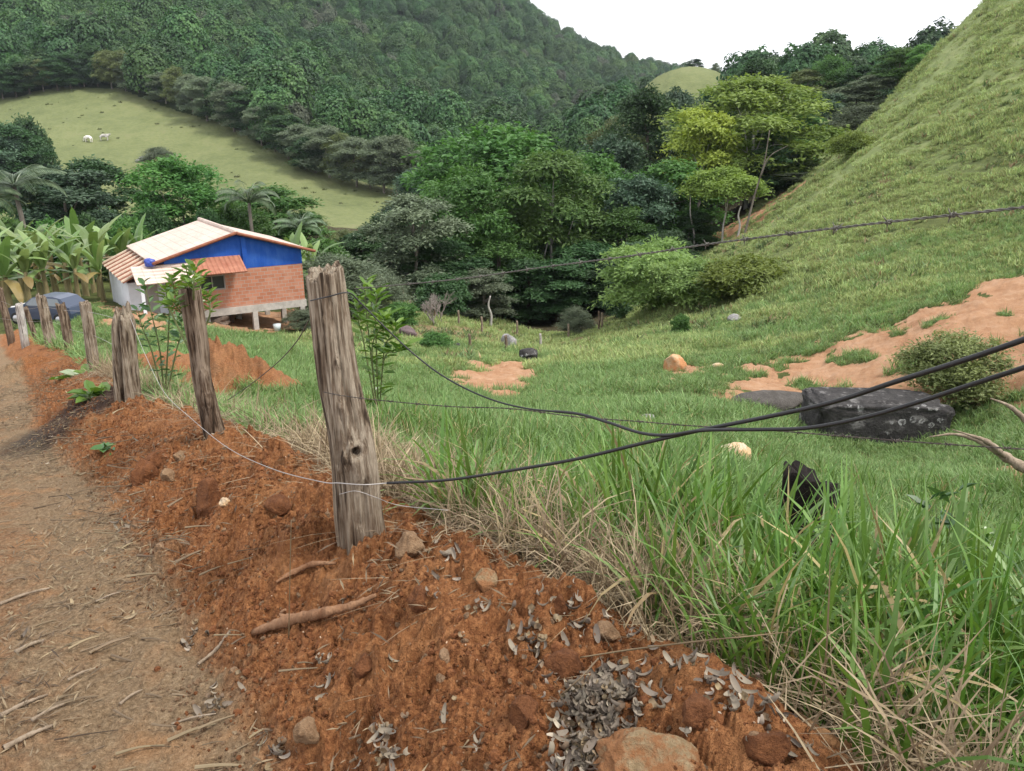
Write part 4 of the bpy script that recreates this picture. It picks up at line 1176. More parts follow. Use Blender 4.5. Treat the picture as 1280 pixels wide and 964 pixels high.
# knots: angle (270 deg faces the camera), height, radius, bulge, hole depth
kn = lambda deg: rad(deg)
post("large grey weathered fence post with a knot hole, leaning at the bank's crest", (457, 690), (408, 338), 2.7, 62, 44, M_POST, 3,
     knots=[(kn(290), .43, .050, .030, .075), (kn(302), .35, .034, .022, 0), (kn(262), .42, .018, .010, 0), (kn(240), .38, .016, .012, 0), (kn(285), .78, .014, .012, 0), (kn(276), .62, .016, .010, 0), (kn(255), .93, .014, .008, 0), (kn(282), .16, .02, -.008, 0)],
     rings=150, seg=90, jag=.022, slope=(.18, .25))
post("dark twisted fence post with a leafy sapling at its top, second along the bank", (279, 562), (236, 360), 4.9, 31, 29, M_POSTD, 8,
     knots=[(kn(300), .38, .06, .03, 0), (kn(310), .52, .05, .025, 0)], jag=.02, bend=-.035, waist=.18, slope=(.1, .1))
post("short stout grey fence post split down its dark middle", (163, 512), (153, 388), 7.3, 32, 28, M_POST, 13, jag=.06, split=rad(262), slope=(.2, .2))
post("straight slim grey brown fence post between the split post and the dark thin post", (119, 471), (107, 378), 10.2, 15, 13, M_POST, 17, rings=40, seg=24)
post("thin dark brown fence post, straight and tapering, behind the slim grey brown one", (90, 448), (76, 380), 13.5, 11, 11, M_POSTD, 21, rings=40, seg=24)
post("thick pale topped fence post in front of the parked car", (66, 436), (51, 371), 16.0, 15, 11, M_POST, 25, rings=40, seg=24, jag=.12)
post("pale bleached fence post leaning, left of the thick pale topped one", (32, 432), (24, 380), 19.0, 10, 9, M_POSTP, 29, rings=30, seg=20)
post("dark thin fence post leaning close against the pale bleached one", (46, 428), (31, 384), 19.5, 6, 6, M_POSTD, 31, rings=30, seg=20)
post("leaning brownish fence post last in line at the picture's left edge", (14, 426), (-1, 360), 22.0, 9, 8, M_POSTD, 35, rings=30, seg=20)
# the far fence in the valley
VF = [(493, 377, 357, 46, "grey"), (504, 374, 357, 50, "grey"), (513, 386, 377, 48, "grey"), (543, 392, 380, 46, "brown"), (573, 402, 388, 45, "grey"), (602, 412, 396, 44, "grey"),
      (587, 447, 423, 33, "brown"), (632, 447, 437, 33, "brown"), (675, 440, 424, 40, "pale"), (710, 421, 405, 45, "grey"), (748, 413, 389, 44, "brown"), (752, 408, 391, 46, "grey"), (646, 418, 401, 46, "grey"), (500, 420, 402, 40, "brown")]
for i, (px_, by, ty, D, kind) in enumerate(VF):
    b = ground_at(px_, by, D); h = T(ty) * D - b[2]
    h = float(np.clip(h, .7, 1.5))
    mb = MB(); mb.tube(catmull([(0, 0, -.2), (.03, 0, h * .5), (0, 0, h)], 4), [.075, .07, .07, .065, .065, .06, .06, .06, .055], 8, low=0)
    o = mb.build("fence_post", {"grey": M_POST, "brown": M_POSTD, "pale": M_POSTP}[kind], None, True, tuple(b))
    tag(o, "thin %s post of the far fence line along the edge of the valley wood" % kind, "fence post", "thin %s posts of the far fence" % kind)

# ---------------------------------------------------------------- wires
M_CABLE = simple("black_cable", (.012, .012, .013), .45, .4)
M_WIRE = simple("rusty_wire", (.09, .075, .065), .55, .4, .6, 30, .4)
M_WIREP = simple("pale_wire", (.36, .34, .32), .5, .4, .5)
def wpts(l): return catmull([P(*q) for q in l], 14)
def wire(name, label, cat, pts, r, mat, group=None, seg=8):
    o = pts[0].copy(); mb = MB(); mb.tube(pts - o, r, seg)
    return tag(mb.build(name, mat, None, True, tuple(o)), label, cat, group)
def wrap(cx_px, py, D, rx, ry, a0, a1, dz=0.0, n=20):
    """points round a post"""
    c = P(cx_px, py, D); a = np.linspace(rad(a0), rad(a1), n)
    return np.stack([c[0] + rx * np.cos(a), c[1] + ry * np.sin(a), c[2] + dz * np.linspace(0, 1, n)], -1)
D1 = 2.58
wire("black_cable", "thick black cable from low on the large post rising to the picture's right edge", "cable",
     wpts([(484, 604, D1 - .02), (560, 600, 2.5), (640, 588, 2.36), (720, 574, 2.2), (800, 555, 2.05), (880, 537, 1.9), (960, 521, 1.75), (1040, 503, 1.6), (1120, 477, 1.46), (1200, 452, 1.34), (1290, 421, 1.22), (1400, 380, 1.1)]), .0052, M_CABLE)
wire("black_cable", "black cable drooping from the top of the large post, crossing the other cable", "cable",
     wpts([(388, 376, D1 + .05), (410, 371, D1 - .02), (435, 366, D1), (450, 378, D1 + .02), (480, 408, 2.6), (520, 445, 2.58), (560, 474, 2.52), (610, 498, 2.45), (660, 511, 2.36), (720, 517, 2.25), (760, 528, 2.16), (800, 541, 2.06), (835, 544, 1.98), (880, 538, 1.88), (950, 537, 1.76), (1010, 535, 1.66), (1080, 522, 1.54), (1150, 502, 1.44), (1220, 479, 1.34), (1290, 456, 1.24), (1400, 415, 1.1)]),
     np.concatenate([np.linspace(.0022, .0032, 120), np.full(161, .0046)])[:281], M_CABLE)
def barbed(label, l, r=.0012, gap=.115, seed=0, mat=None):
    pts = wpts(l); seg_ = np.linalg.norm(np.diff(pts, axis=0), axis=1); s = np.concatenate([[0], np.cumsum(seg_)])
    n = int(s[-1] / .006); ss = np.linspace(0, s[-1], n)
    c = np.stack([np.interp(ss, s, pts[:, k]) for k in range(3)], -1)
    tg = np.gradient(c, axis=0); tg /= np.linalg.norm(tg, axis=1)[:, None]
    a = np.cross(tg, (0, 0, 1)); a /= np.linalg.norm(a, axis=1)[:, None]; b = np.cross(tg, a)
    ph = ss / .034 * 2 * math.pi
    o = c[0].copy(); mb = MB()
    for e in (0, math.pi):
        mb.tube(c - o + r * 1.05 * (np.cos(ph + e)[:, None] * a + np.sin(ph + e)[:, None] * b), r, 5)
    rng = np.random.default_rng(seed)
    for q in np.arange(gap * .4, s[-1], gap):
        i = int(q / s[-1] * (n - 1)); cc = c[i] - o
        th = np.linspace(0, 4 * math.pi, 22)
        mb.tube(cc + (th / (4 * math.pi) - .5)[:, None] * .011 * tg[i] + r * 2.6 * (np.cos(th)[:, None] * a[i] + np.sin(th)[:, None] * b[i]), r * .95, 4)
        for sg in (-1, 1):
            d0 = rng.normal(0, .35) + (0 if sg > 0 else math.pi * .55)
            for e in (0, math.pi):
                dr = np.cos(d0 + e) * a[i] + np.sin(d0 + e) * b[i]
                p0 = cc + sg * .004 * tg[i] + dr * r * 1.5
                mb.tube([p0, p0 + dr * .004 + sg * tg[i] * .002, p0 + dr * .009 + sg * tg[i] * .004], [r * .95, r * .9, r * .3], 4)
    return tag(mb.build("barbed_wire", mat or M_WIRE, None, True, tuple(o)), label, "barbed wire", "barbed wires of the fence")
M_BARB = simple("galvanised_wire", (.11, .105, .09), .6, .35, .3, 20, .3)
barbed("topmost barbed wire rising from behind the large post to the picture's right edge", [(443, 361, 2.78), (500, 356, 2.66), (580, 348, 2.45), (680, 334, 2.16), (780, 321, 1.9), (880, 306, 1.66), (980, 293, 1.46), (1080, 281, 1.28), (1180, 270, 1.14), (1290, 258, 1.02), (1400, 245, .92)], seed=1, mat=M_BARB)
barbed("lower barbed wire from the middle of the large post passing under the cables", [(404, 490, D1 - .02), (430, 495, D1 - .03), (470, 500, D1 + .05), (560, 508, 2.5), (640, 511, 2.42), (720, 521, 2.3), (800, 527, 2.18), (860, 532, 2.08), (950, 537, 1.96), (1050, 545, 1.84), (1150, 553, 1.72), (1290, 562, 1.58), (1400, 566, 1.46)], r=.0011, seed=2)
wire("fence_wire", "thin dark wire sagging from the large post back to the twisted post", "wire", wpts([(386, 400, 2.7), (370, 428, 3.0), (345, 455, 3.5), (310, 483, 4.2), (285, 500, 4.75)]), .0022, M_WIRE, "smooth fence wires")
wire("fence_wire", "thin pale wire running down from the split post to the foot of the large post", "wire", wpts([(163, 398, 7.1), (180, 440, 6.6), (205, 490, 5.9), (240, 524, 5.0), (285, 560, 4.2), (340, 586, 3.3), (400, 602, 2.66), (424, 604, D1 - .03), (455, 606, D1 - .06), (484, 604, D1 - .01)]), .0020, M_WIREP, "smooth fence wires")
wire("fence_wire", "fine pale wire wound round the foot of the large post, tail in the straw", "wire", wpts([(424, 618, D1 - .03), (445, 614, D1 - .06), (470, 622, D1 - .04), (500, 632, 2.6), (560, 638, 2.55)]), .0012, M_WIREP, "smooth fence wires")
wire("fence_wire", "fine wire strung between the distant left posts at mid height", "wire", wpts([(158, 440, 7.3), (118, 420, 10.1), (88, 412, 13.4), (62, 402, 15.9), (30, 402, 18.9), (0, 398, 22)]), .002, M_WIREP, "smooth fence wires")
wire("fence_wire", "fine wire strung between the distant left posts near their tops", "wire", wpts([(152, 400, 7.2), (110, 390, 10.1), (80, 388, 13.4), (54, 384, 15.9), (28, 386, 18.9), (0, 376, 22)]), .002, M_WIREP, "smooth fence wires")

# ---------------------------------------------------------------- rocks
def ico(sub):
    bm = bmesh.new(); bmesh.ops.create_icosphere(bm, subdivisions=sub, radius=1)
    V = np.array([v.co for v in bm.verts]); Tr = np.array([[v.index for v in f.verts] for f in bm.faces]); bm.free()
    return V, Tr
ICO = {s: ico(s) for s in (2, 3, 4, 5)}
def rock_mesh(name, seed, size, mat, sub=4, rough=.35, facets=12, box=0.0, fine=.03):
    V, Tr = ICO[sub]; rng = np.random.default_rng(seed)
    v = V.copy()
    if box: v = np.sign(v) * np.abs(v) ** (1 - box); v /= np.abs(v).max()
    for _ in range(facets):                    # flat broken faces
        d = rng.normal(0, 1, 3); d /= np.linalg.norm(d); h = rng.uniform(.52, .85)
        k = v @ d; v = v - np.clip(k - h, 0, None)[:, None] * d
    n = fbm3(V + seed * 3.1, 1.5, seed, 3); n2 = fbm3(V + seed, 6, seed + 4, 3)
    v = v * (1 + rough * .5 * n + fine * n2)[:, None]
    return new_mesh(name, v * np.asarray(size) * .5, Tr, mat, True)
def rock_mat(name, c1, c2, lichen=None, sc=4.0, soil=None):
    nt = NT(name); p = nt.pos()
    n = nt.noise(p, sc, 6, .65); n2 = nt.noise(p, sc * 6, 5, .7)
    col = nt.ramp(nt.math('ADD', nt.math('MULTIPLY', n, .6), nt.math('MULTIPLY', n2, .4)), [(.35, c1), (.65, c2)])
    if soil: col = nt.mix(nt.rng(nt.noise(p, sc * .8, 6, .7), .42, .54), col, soil)
    if lichen:
        ds = nt.n("TexNoise", {"Vector": p, "Scale": 3.0}).outputs["Color"]
        w = nt.n("MixRGB", {0: .12, 1: p, 2: ds}).outputs[0]
        v = nt.n("TexVoronoi", {"Vector": w, "Scale": 5.2})
        ring = nt.math('MULTIPLY', nt.rng(v.outputs["Distance"], .34, .30), nt.rng(v.outputs["Distance"], .12, .20, .35, 1))
        ring = nt.math('MULTIPLY', ring, nt.rng(nt.noise(p, 1.3, 2), .545, .60))
        ring = nt.math('MULTIPLY', ring, nt.rng(n2, .42, .54))
        col = nt.mix(nt.math('MULTIPLY', ring, .8), col, lichen)
        v3 = nt.rng(nt.noise(nt.pos((1, 1, 2.5)), 2.6, 6, .75), .54, .64)
        col = nt.mix(nt.math('MULTIPLY', v3, .55), col, (.25, .24, .23))
    return nt.done(nt.pbr(col, .9, .2, nt.bump(nt.math('ADD', n, nt.math('MULTIPLY', n2, .4)), .06, .9)))
M_BOULDER = rock_mat("black_rock", (.018, .017, .017), (.06, .056, .054), (.42, .42, .41))
M_SLAB = rock_mat("dark_slab_rock", (.05, .045, .04), (.11, .10, .09))
M_TANROCK = rock_mat("tan_rock", (.36, .24, .13), (.60, .46, .30), None, 3, (.45, .22, .10))
M_CREAM = rock_mat("cream_rock", (.42, .33, .22), (.68, .58, .44), None, 6, (.5, .33, .18))
M_GREYROCK = rock_mat("grey_rock", (.13, .125, .12), (.38, .37, .36), None, 3)
M_PURPLE = rock_mat("purplish_rock", (.07, .05, .05), (.16, .12, .12), None, 3)
M_BANKROCK = rock_mat("bank_rock", (.24, .165, .085), (.42, .32, .19), None, 18, (.30, .14, .06))
M_CLOD = rock_mat("earth_clod", (.11, .040, .016), (.27, .11, .044), None, 26)
M_CLODP = rock_mat("pale_clod", (.20, .11, .055), (.38, .25, .145), None, 22)
def rock(name, label, cat, px_, py, D, wpx, hpx, mat, seed, depth=.8, rot=0.0, sub=4, group=None, sit=.35, **kw):
    """py: the row of the foot; wpx, hpx: what shows"""
    D = foot_depth(px_, py); g = ground_at(px_, py, D); d = D * CT - g[2] * ST
    w = wpx / F * d; h = hpx / F * d
    me = rock_mesh(name, seed, (w, w * depth, h * (1 + sit)), mat, sub, **kw)
    o = obj(name, me, None, (g[0], g[1] + w * depth * .2, g[2] + h * (1 + sit) * .5 - h * sit)); o.rotation_euler = (0, 0, rot)
    return tag(o, label, cat, group)
rock("boulder", "large black boulder with white lichen rings on its flat front", "boulder", 1093, 548, 15.0, 160, 52, M_BOULDER, 11, .5, -.04, 5, sit=.35, box=.70, rough=.30, facets=0, fine=.06)
rock("boulder", "low flat dark rock lying left of the large black boulder", "boulder", 968, 512, 17.2, 112, 22, M_SLAB, 12, .6, .1, 4, sit=1.0, rough=.25, fine=.03)
rock("rock", "big tan and orange rock standing upright on the lower hillside", "rock", 843, 463, 23.5, 34, 24, M_TANROCK, 16, .8, .4, facets=12)
rock("rock", "cream coloured rock lying in the meadow grass below the cables", "rock", 921, 577, 9.2, 54, 24, M_CREAM, 18, .7, .2, facets=12)
rock("rock", "small whitish stone right of the big tan rock", "rock", 897, 461, 23.5, 18, 7, M_CREAM, 20, .8, 0, 3)
rock("rock", "small grey stone high on the grassy hillside above the tan rock", "rock", 919, 402, 31, 18, 9, M_GREYROCK, 22, .8, 0, 3)
rock("rock", "small white and grey stone in the meadow behind the crossing cables", "rock", 810, 527, 12, 18, 12, M_GREYROCK, 24, .8, 0, 3)
rock("boulder", "grey boulder at the edge of the wood above the black round rock", "boulder", 638, 436, 40, 24, 19, M_GREYROCK, 26, .8, 0, 4)
rock("boulder", "black round rock half hidden in grass behind the trampled patch", "boulder", 658, 449, 33, 30, 17, M_BOULDER, 28, .8, 0, 4)
rock("boulder", "purplish brown boulder on the dry bank beside the leafy shrub", "boulder", 509, 422, 38, 26, 16, M_PURPLE, 30, .8, 0, 4)
rock("rock", "dark stone beside the small green shrub on the dry bank", "rock", 571, 437, 36, 15, 8, M_BOULDER, 32, .8, 0, 3)
for i, (px_, py, D, w, h) in enumerate([(188, 196, 188, 14, 6), (178, 200, 186, 10, 5), (200, 192, 190, 12, 6), (172, 203, 184, 9, 4)]):
    rock("outcrop_rock", "grey rock of the outcrop in the middle of the far pasture", "rock", px_, py, D, w, h, M_GREYROCK, 40 + i, .8, 0, 2, "rocks of the pasture outcrop")
# rocks and clods of the bank
CL = [(812, 985, 1.62, 140, 46, M_BANKROCK, "rock", "large tan rock half buried in the bank at the picture's bottom edge", .9, 50),
      (258, 640, 3.55, 46, 38, M_CLOD, "earth clod", "large crumbly red clod on the bank left of the large post", .9, 52),
      (196, 585, 5.0, 34, 22, M_CLOD, "earth clod", "rounded red brown clod among the straw below the twisted post", .9, 54),
      (178, 603, 4.75, 34, 26, M_CLOD, "earth clod", "rounded red brown clod touching the one above it", .9, 56),
      (210, 600, 4.75, 20, 14, M_CLODP, "earth clod", "small reddish clod with a pale top right of two rounded clods", .9, 58),
      (226, 576, 5.0, 26, 11, M_CLODP, "stone", "flat cream stone on the bank crest below the twisted post", .8, 60),
      (606, 738, 2.5, 34, 28, M_BANKROCK, "rock", "squarish grey tan rock on the crest right of the large post", .9, 62),
      (280, 632, 3.7, 14, 9, M_CREAM, "stone", "small round whitish stone beside the large crumbly clod", .9, 64),
      (345, 640, 3.2, 36, 17, M_CLOD, "earth clod", "flat orange clod at the straw's edge left of the large post", .9, 66),
      (705, 852, 2.0, 52, 32, M_CLOD, "earth clod", "rounded ochre clod above the heap of dry leaves", .9, 68),
      (700, 768, 2.35, 28, 26, M_CLOD, "earth clod", "small crumbly clod under the grass edge", .9, 70),
      (510, 690, 2.62, 40, 20, M_CLODP, "earth clod", "pale orange clod at the right foot of the large post", .9, 72),
      (870, 900, 1.75, 46, 26, M_CLOD, "earth clod", "angular red clod on top of the big bottom edge rock", .9, 74),
      (960, 945, 1.6, 60, 34, M_CLOD, "earth clod", "wide crumbly clod at the bank's end beside the fallen log", .9, 76),
      (655, 905, 1.9, 44, 30, M_CLOD, "earth clod", "red clod left of the heap of dry leaves", .9, 78),
      (455, 840, 2.2, 34, 20, M_CLOD, "earth clod", "red clod below the thick root on the bank's face", .9, 80),
      (385, 925, 1.98, 40, 22, M_CLODP, "earth clod", "tan clod low on the bank's face near the bottom edge", .9, 82),
      (760, 800, 2.12, 40, 18, M_CLODP, "earth clod", "pale crumbly clod beside the straw on the crest", .9, 84),
      (525, 760, 2.42, 30, 26, M_CLOD, "earth clod", "dark red clod below the right foot of the large post", .9, 86)]
for (px_, py, D, w, h, m, cat, lb, dp, sd) in CL:
    big = sd == 50
    rock({"rock": "rock", "earth clod": "earth_clod", "stone": "stone"}[cat], lb, cat, px_, py, D, w, h, m, sd, dp, sd * .7, 5 if big else 4, "clods and stones of the bank", sit=.6, rough=.7 if big else .5, facets=10 if big else 7, fine=.13 if big else .09)

# charred stump in the grass
def stump():
    g = ground_at(1012, 700, 4.1); d = 4.1 * CT - g[2] * ST
    mb = MB(); seg, rg = 40, 36
    H = T(598) * 4.1 - g[2] + .14
    u = np.linspace(0, 1, rg); an = np.arange(seg) * 2 * math.pi / seg
    U, A_ = np.meshgrid(u, an, indexing='ij'); ca, sa = np.cos(A_), np.sin(A_)
    r = .185 * (1 - .25 * U) * (1 + .15 * vn3(ca * 2, sa * 2, U * 2, 3) + .12 * vn3(ca * 6, sa * 6, U * 5, 4))
    cut = 1 - .10 * (ca * .7 + .3) - .06 * vn3(ca * 4, sa * 4, U * 0, 6)
    V = np.stack([r * ca - .05 * U, r * sa, U * H * np.clip(cut, .5, 1.05) - .1], -1).reshape(-1, 3)
    i = np.arange(rg - 1)[:, None] * seg; j = np.arange(seg)[None]; k = (j + 1) % seg
    Q = np.stack([i + j, i + k, i + seg + k, i + seg + j], -1).reshape(-1, 4)
    c = V[-seg:].mean(0) - np.array((0, 0, .05)); jj = np.arange(seg)
    mb.add(np.vstack([V, c]), Q, np.stack([(rg - 1) * seg + jj, (rg - 1) * seg + (jj + 1) % seg, np.full(seg, rg * seg)], -1))
    tag(mb.build("tree_stump", rock_mat("charred_wood", (.006, .005, .005), (.030, .022, .018), None, 12), None, True, tuple(g)), "charred black stump with slanted broken top standing in the tall grass", "stump")
stump()

# fallen branches, roots, log
M_ROOT = bark_mat("root_bark", (.13, .06, .03), (.28, .16, .09), 14)
M_DRYB = bark_mat("dry_branch", (.13, .095, .065), (.36, .29, .215), 14)
M_LOG = bark_mat("log_wood", (.12, .055, .024), (.32, .18, .085), 16)
def limb(name, label, cat, lines, mat, group=None):
    o = P(*lines[0][0][:3]); mb = MB()
    for ln in lines:
        pts = catmull([P(*q[:3]) - o for q in ln], 8)
        r = np.interp(np.linspace(0, 1, len(pts)), np.linspace(0, 1, len(ln)), [q[3] for q in ln])
        rng = np.random.default_rng(len(pts)); r = r * (1 + .12 * rng.normal(0, 1, len(pts)))
        mb.tube(pts, r, 10)
    return tag(mb.build(name, mat, None, True, tuple(o)), label, cat, group)
def onb(px_, py, up=0.0):
    """depth at which the ray of this pixel meets the ground"""
    D = np.exp(np.linspace(math.log(1.0), math.log(60), 2500)); t = T(py)
    v = (482.0 - py) / F; x = (px_ - 640) / F / (v * ST + CT) * D
    hit = np.nonzero(t * D < gz(x, D) + up)[0]
    return float(D[hit[0]]) if len(hit) else 60.0
g_ = lambda px_, py, r, up=.01: (px_, py, onb(px_, py, up), r)
limb("root", "thick forked brown root sticking out across the bank's face", "root", [[g_(318, 790, .013, .0), g_(360, 776, .020, .03), g_(400, 767, .018, .04), g_(440, 757, .013, .04), g_(470, 744, .006, .03)], [g_(362, 778, .013, .03), g_(352, 768, .009, .05), g_(357, 762, .004, .06)]], M_ROOT)
limb("root", "curved thin root above the thick forked root", "root", [[g_(346, 727, .004, .02), g_(366, 716, .010, .03), g_(392, 705, .011, .03), g_(420, 704, .005, .02)]], M_ROOT)
limb("fallen_branch", "dry pale branch with two prongs lying at the picture's right edge", "branch", [[(1330, 622, 6.9, .055), (1290, 592, 7.0, .052), (1255, 570, 7.1, .042), (1228, 553, 7.2, .028), (1195, 543, 7.3, .014), (1162, 546, 7.3, .006)], [(1262, 575, 7.1, .034), (1235, 553, 7.0, .024), (1215, 545, 7.0, .013), (1190, 537, 7.0, .004)]], M_DRYB)
limb("fallen_branch", "second dry branch entering above the two pronged one at the right edge", "branch", [[(1330, 560, 7.6, .045), (1285, 527, 7.7, .034), (1262, 508, 7.7, .02), (1238, 498, 7.7, .006)]], M_DRYB)
limb("log", "split orange brown log lying in the straw at the bottom right", "log", [[g_(985, 885, .010, .0), g_(1030, 922, .017, .0), g_(1075, 946, .021, .004), g_(1120, 972, .024, .004), g_(1180, 1010, .028, .005)]], M_LOG)
limb("stick", "broken upright orange stick standing in the grass near the log", "stick", [[(1052, 868, 1.85, .010), (1058, 848, 1.85, .011), (1064, 826, 1.85, .009)]], M_LOG)
limb("stick", "long thin pale stalk lying level across the straw on the crest", "stick", [[g_(725, 822, .002, .05), g_(790, 812, .0022, .06), g_(880, 801, .002, .1), g_(950, 794, .0016, .15), g_(1040, 784, .001, .2)]], M_STRAW)
limb("stick", "thin vertical pale straw standing on the bank before the thick root", "stick", [[g_(361, 798, .002, .02), (362, 740, onb(361, 798) - .05, .0017), (364, 650, onb(361, 798) - .07, .0012)]], M_STRAW)
limb("stick", "bent pale stalk crossing the heap of dry leaves", "stick", [[g_(702, 868, .0022, .02), g_(725, 848, .0022, .08), g_(748, 823, .002, .08)]], M_STRAW)
limb("stick", "long bare twig lying across the foot of the bank on the road", "stick", [[g_(248, 830, .005, .01), g_(270, 812, .007, .012), g_(287, 790, .005, .01)]], M_DRYB)
for i, (x0, y0, x1, y1, r) in enumerate([(0, 755, 62, 735, .008), (0, 895, 60, 868, .008), (20, 815, 55, 800, .009), (40, 900, 85, 878, .006), (120, 752, 160, 738, .005), (215, 905, 270, 892, .004), (150, 880, 178, 862, .005), (5, 935, 70, 905, .009), (85, 850, 120, 835, .005)]):
    limb("stick", "small dry stick lying among the litter on the dirt road", "stick", [[g_(x0, y0, r, .01), g_((x0 + x1) / 2, (y0 + y1) / 2 - 2, r * .9, .014), g_(x1, y1, r * .4, .01)]], M_DRYB, "dry sticks on the road")

# ---------------------------------------------------------------- litter on the bank and the road
def litter():
    rng = np.random.default_rng(5)
    M_DRYLEAF = leaf_mat("dry_leaves", (.085, .068, .052), (.36, .30, .235), .05, .75, .25, .3)
    M_DRYLEAFB = leaf_mat("brown_dry_leaves", (.12, .085, .055), (.30, .22, .14), .05, .8, .2, .3)
    def curled(seed, n, L, W, mat, rad_=.0):
        r = np.random.default_rng(seed); V, Q, var = [], [], []
        for i in range(n):
            sg = 7; t = np.linspace(-.5, .5, sg); k = r.uniform(1.4, 4.6); Lr = L * r.uniform(.7, 1.3); w = W * r.uniform(.7, 1.2)
            th = t * k; R_ = Lr / k
            x = R_ * np.sin(th); z = R_ * (1 - np.cos(th)); ww = w * np.cos(t * 2.7) ** .7 * .5
            cup = ww * r.uniform(.4, 1.3)
            a = np.stack([x, -ww, z + cup], -1); b = np.stack([x, 0 * x, z], -1); c = np.stack([x, ww, z + cup], -1)
            v = np.stack([a, b, c], 1).reshape(-1, 3)
            e = r.uniform(0, 6.28, 3); e[:2] = r.normal(0, .7, 2)
            v = v @ np.array(Matrix.Rotation(e[0], 3, 'X') @ Matrix.Rotation(e[1], 3, 'Y')).T @ np.array(Matrix.Rotation(e[2], 3, 'Z')).T
            v += np.array((r.normal(0, rad_), r.normal(0, rad_), abs(r.normal(0, rad_ * .3))))
            o = i * sg * 3; V.append(v); var.append(np.full(sg * 3, r.uniform(0, 1)))
            for q in range(sg - 1):
                for s_ in (0, 1): Q.append((o + q * 3 + s_, o + q * 3 + s_ + 1, o + q * 3 + s_ + 4, o + q * 3 + s_ + 3))
        return proto("dry_leaf", new_mesh("dry_leaf", np.vstack(V), np.array(Q), mat, True, {"var": np.concatenate(var), "dry": np.zeros(sum(len(v) for v in V))}))
    pr = [curled(i, 1, .060, .015, M_DRYLEAF) for i in range(4)] + [curled(10 + i, 1, .06, .016, M_DRYLEAFB) for i in range(2)]
    # heaps: column, row, radius m, count
    heaps = [(745, 885, .085, 340), (760, 850, .06, 80), (728, 940, .06, 120), (662, 805, .045, 34), (490, 945, .05, 34), (475, 925, .03, 12), (560, 700, .06, 22), (562, 885, .02, 5), (405, 855, .03, 10), (265, 885, .07, 26), (255, 785, .06, 14), (160, 660, .12, 24), (235, 800, .05, 12), (400, 830, .03, 8), (535, 750, .02, 4),
             (850, 850, .12, 50), (920, 880, .12, 50), (960, 905, .08, 36), (780, 790, .10, 26), (595, 935, .02, 3), (345, 950, .05, 16), (600, 760, .05, 8), (690, 760, .08, 26), (720, 780, .08, 30)]
    X, Y, Z, I_ = [], [], [], []
    for (px_, py, r, n) in heaps:
        n = n if n > 100 else int(n * .6) + 1
        D = onb(px_, py); c = P(px_, py, D)
        x = c[0] + rng.normal(0, r * .55, n); y = c[1] + rng.normal(0, r * .55, n)
        X.append(x); Y.append(y); d = np.hypot(x - c[0], y - c[1]); Z.append(rng.uniform(.002, .012, n) + np.maximum(0, 1 - d / r) * rng.uniform(0, min(.06, n * .00026), n)); I_.append(rng.choice([0, 1, 2, 3, 4], n))
    # single leaves over the road and the bank
    n = 2600
    q = rng.uniform(-3, 12, n); s = np.where(rng.uniform(0, 1, n) < .15, rng.uniform(-.4, .8, n), rng.uniform(.6, 3.5, n))
    xy = F0 + q[:, None] * FDIR + (s + np.interp(q, _qd, _sd))[:, None] * FNRM
    k = (xy[:, 1] > 1.0) & (np.abs(xy[:, 0] / xy[:, 1]) < 1.05) & (fbm2(xy[:, 0] * 1.5, xy[:, 1] * 1.5, 61, 3) > .02)
    X.append(xy[k, 0]); Y.append(xy[k, 1]); Z.append(np.full(k.sum(), .006)); I_.append(rng.choice([0, 4, 4, 5, 5, 1], k.sum()))
    X, Y, Z, I_ = map(np.concatenate, (X, Y, Z, I_))
    k = (Y > .95); X, Y, Z, I_ = X[k], Y[k], Z[k], I_[k]
    pts = np.stack([X, Y, gz(X, Y) + Z], -1); n = len(X)
    rot = np.stack([rng.normal(0, .35, n), rng.normal(0, .35, n), rng.uniform(0, 6.28, n)], -1)
    scatter("fallen_leaves", pr, pts, rot, rng.uniform(.55, 1.15, n), I_, "curled grey dry leaves lying in heaps on the bank and along the road", [M_DRYLEAF, M_DRYLEAFB], "leaves")
    # splinters of straw on the road
    def chips(seed):
        r = np.random.default_rng(seed); n = 9; c = r.normal(0, .07, (n, 3)); c[:, 2] = .004
        a = rdir(r, n); a[:, 2] *= .06; a += np.array((.9, .5, 0)); nr = np.tile((0, 0, 1.0), (n, 1))
        V, Q, k_ = leafcards(c, a, nr, r.uniform(.025, .10, n), r.uniform(.003, .008, n), .35)
        return proto("chips", new_mesh("chips", V, Q, M_STRAWB, False, {"var": np.repeat(r.uniform(0, 1, n), k_), "dry": np.zeros(n * k_)}))
    M_STRAWB = leaf_mat("brown_straw", (.060, .042, .028), (.235, .175, .112), .0, .8, .2, .3)
    pr = [chips(i) for i in range(6)]
    n = 8500
    q = rng.uniform(-3, 14, n); s = np.where(rng.uniform(0, 1, n) < .12, rng.uniform(-.4, .7, n), rng.uniform(.5, 4.5, n))
    xy = F0 + q[:, None] * FDIR + (s + np.interp(q, _qd, _sd))[:, None] * FNRM
    k = (xy[:, 1] > 1.0) & (np.abs(xy[:, 0] / xy[:, 1]) < 1.05) & (fbm2(xy[:, 0] * 1.3, xy[:, 1] * 1.3, 62, 3) > -.12)
    x, y = xy[k, 0], xy[k, 1]; n = len(x)
    rot = np.stack([np.zeros(n), np.zeros(n), rng.normal(0, .35, n) + rng.choice([0, 0, 0, 1.2], n)], -1)
    scatter("straw_chips", pr, np.stack([x, y, gz(x, y) + .003], -1), rot, rng.uniform(.5, 1.3, n), rng.integers(0, 6, n), "chips of dry stalk strewn over the dirt road", [M_STRAWB], "litter")
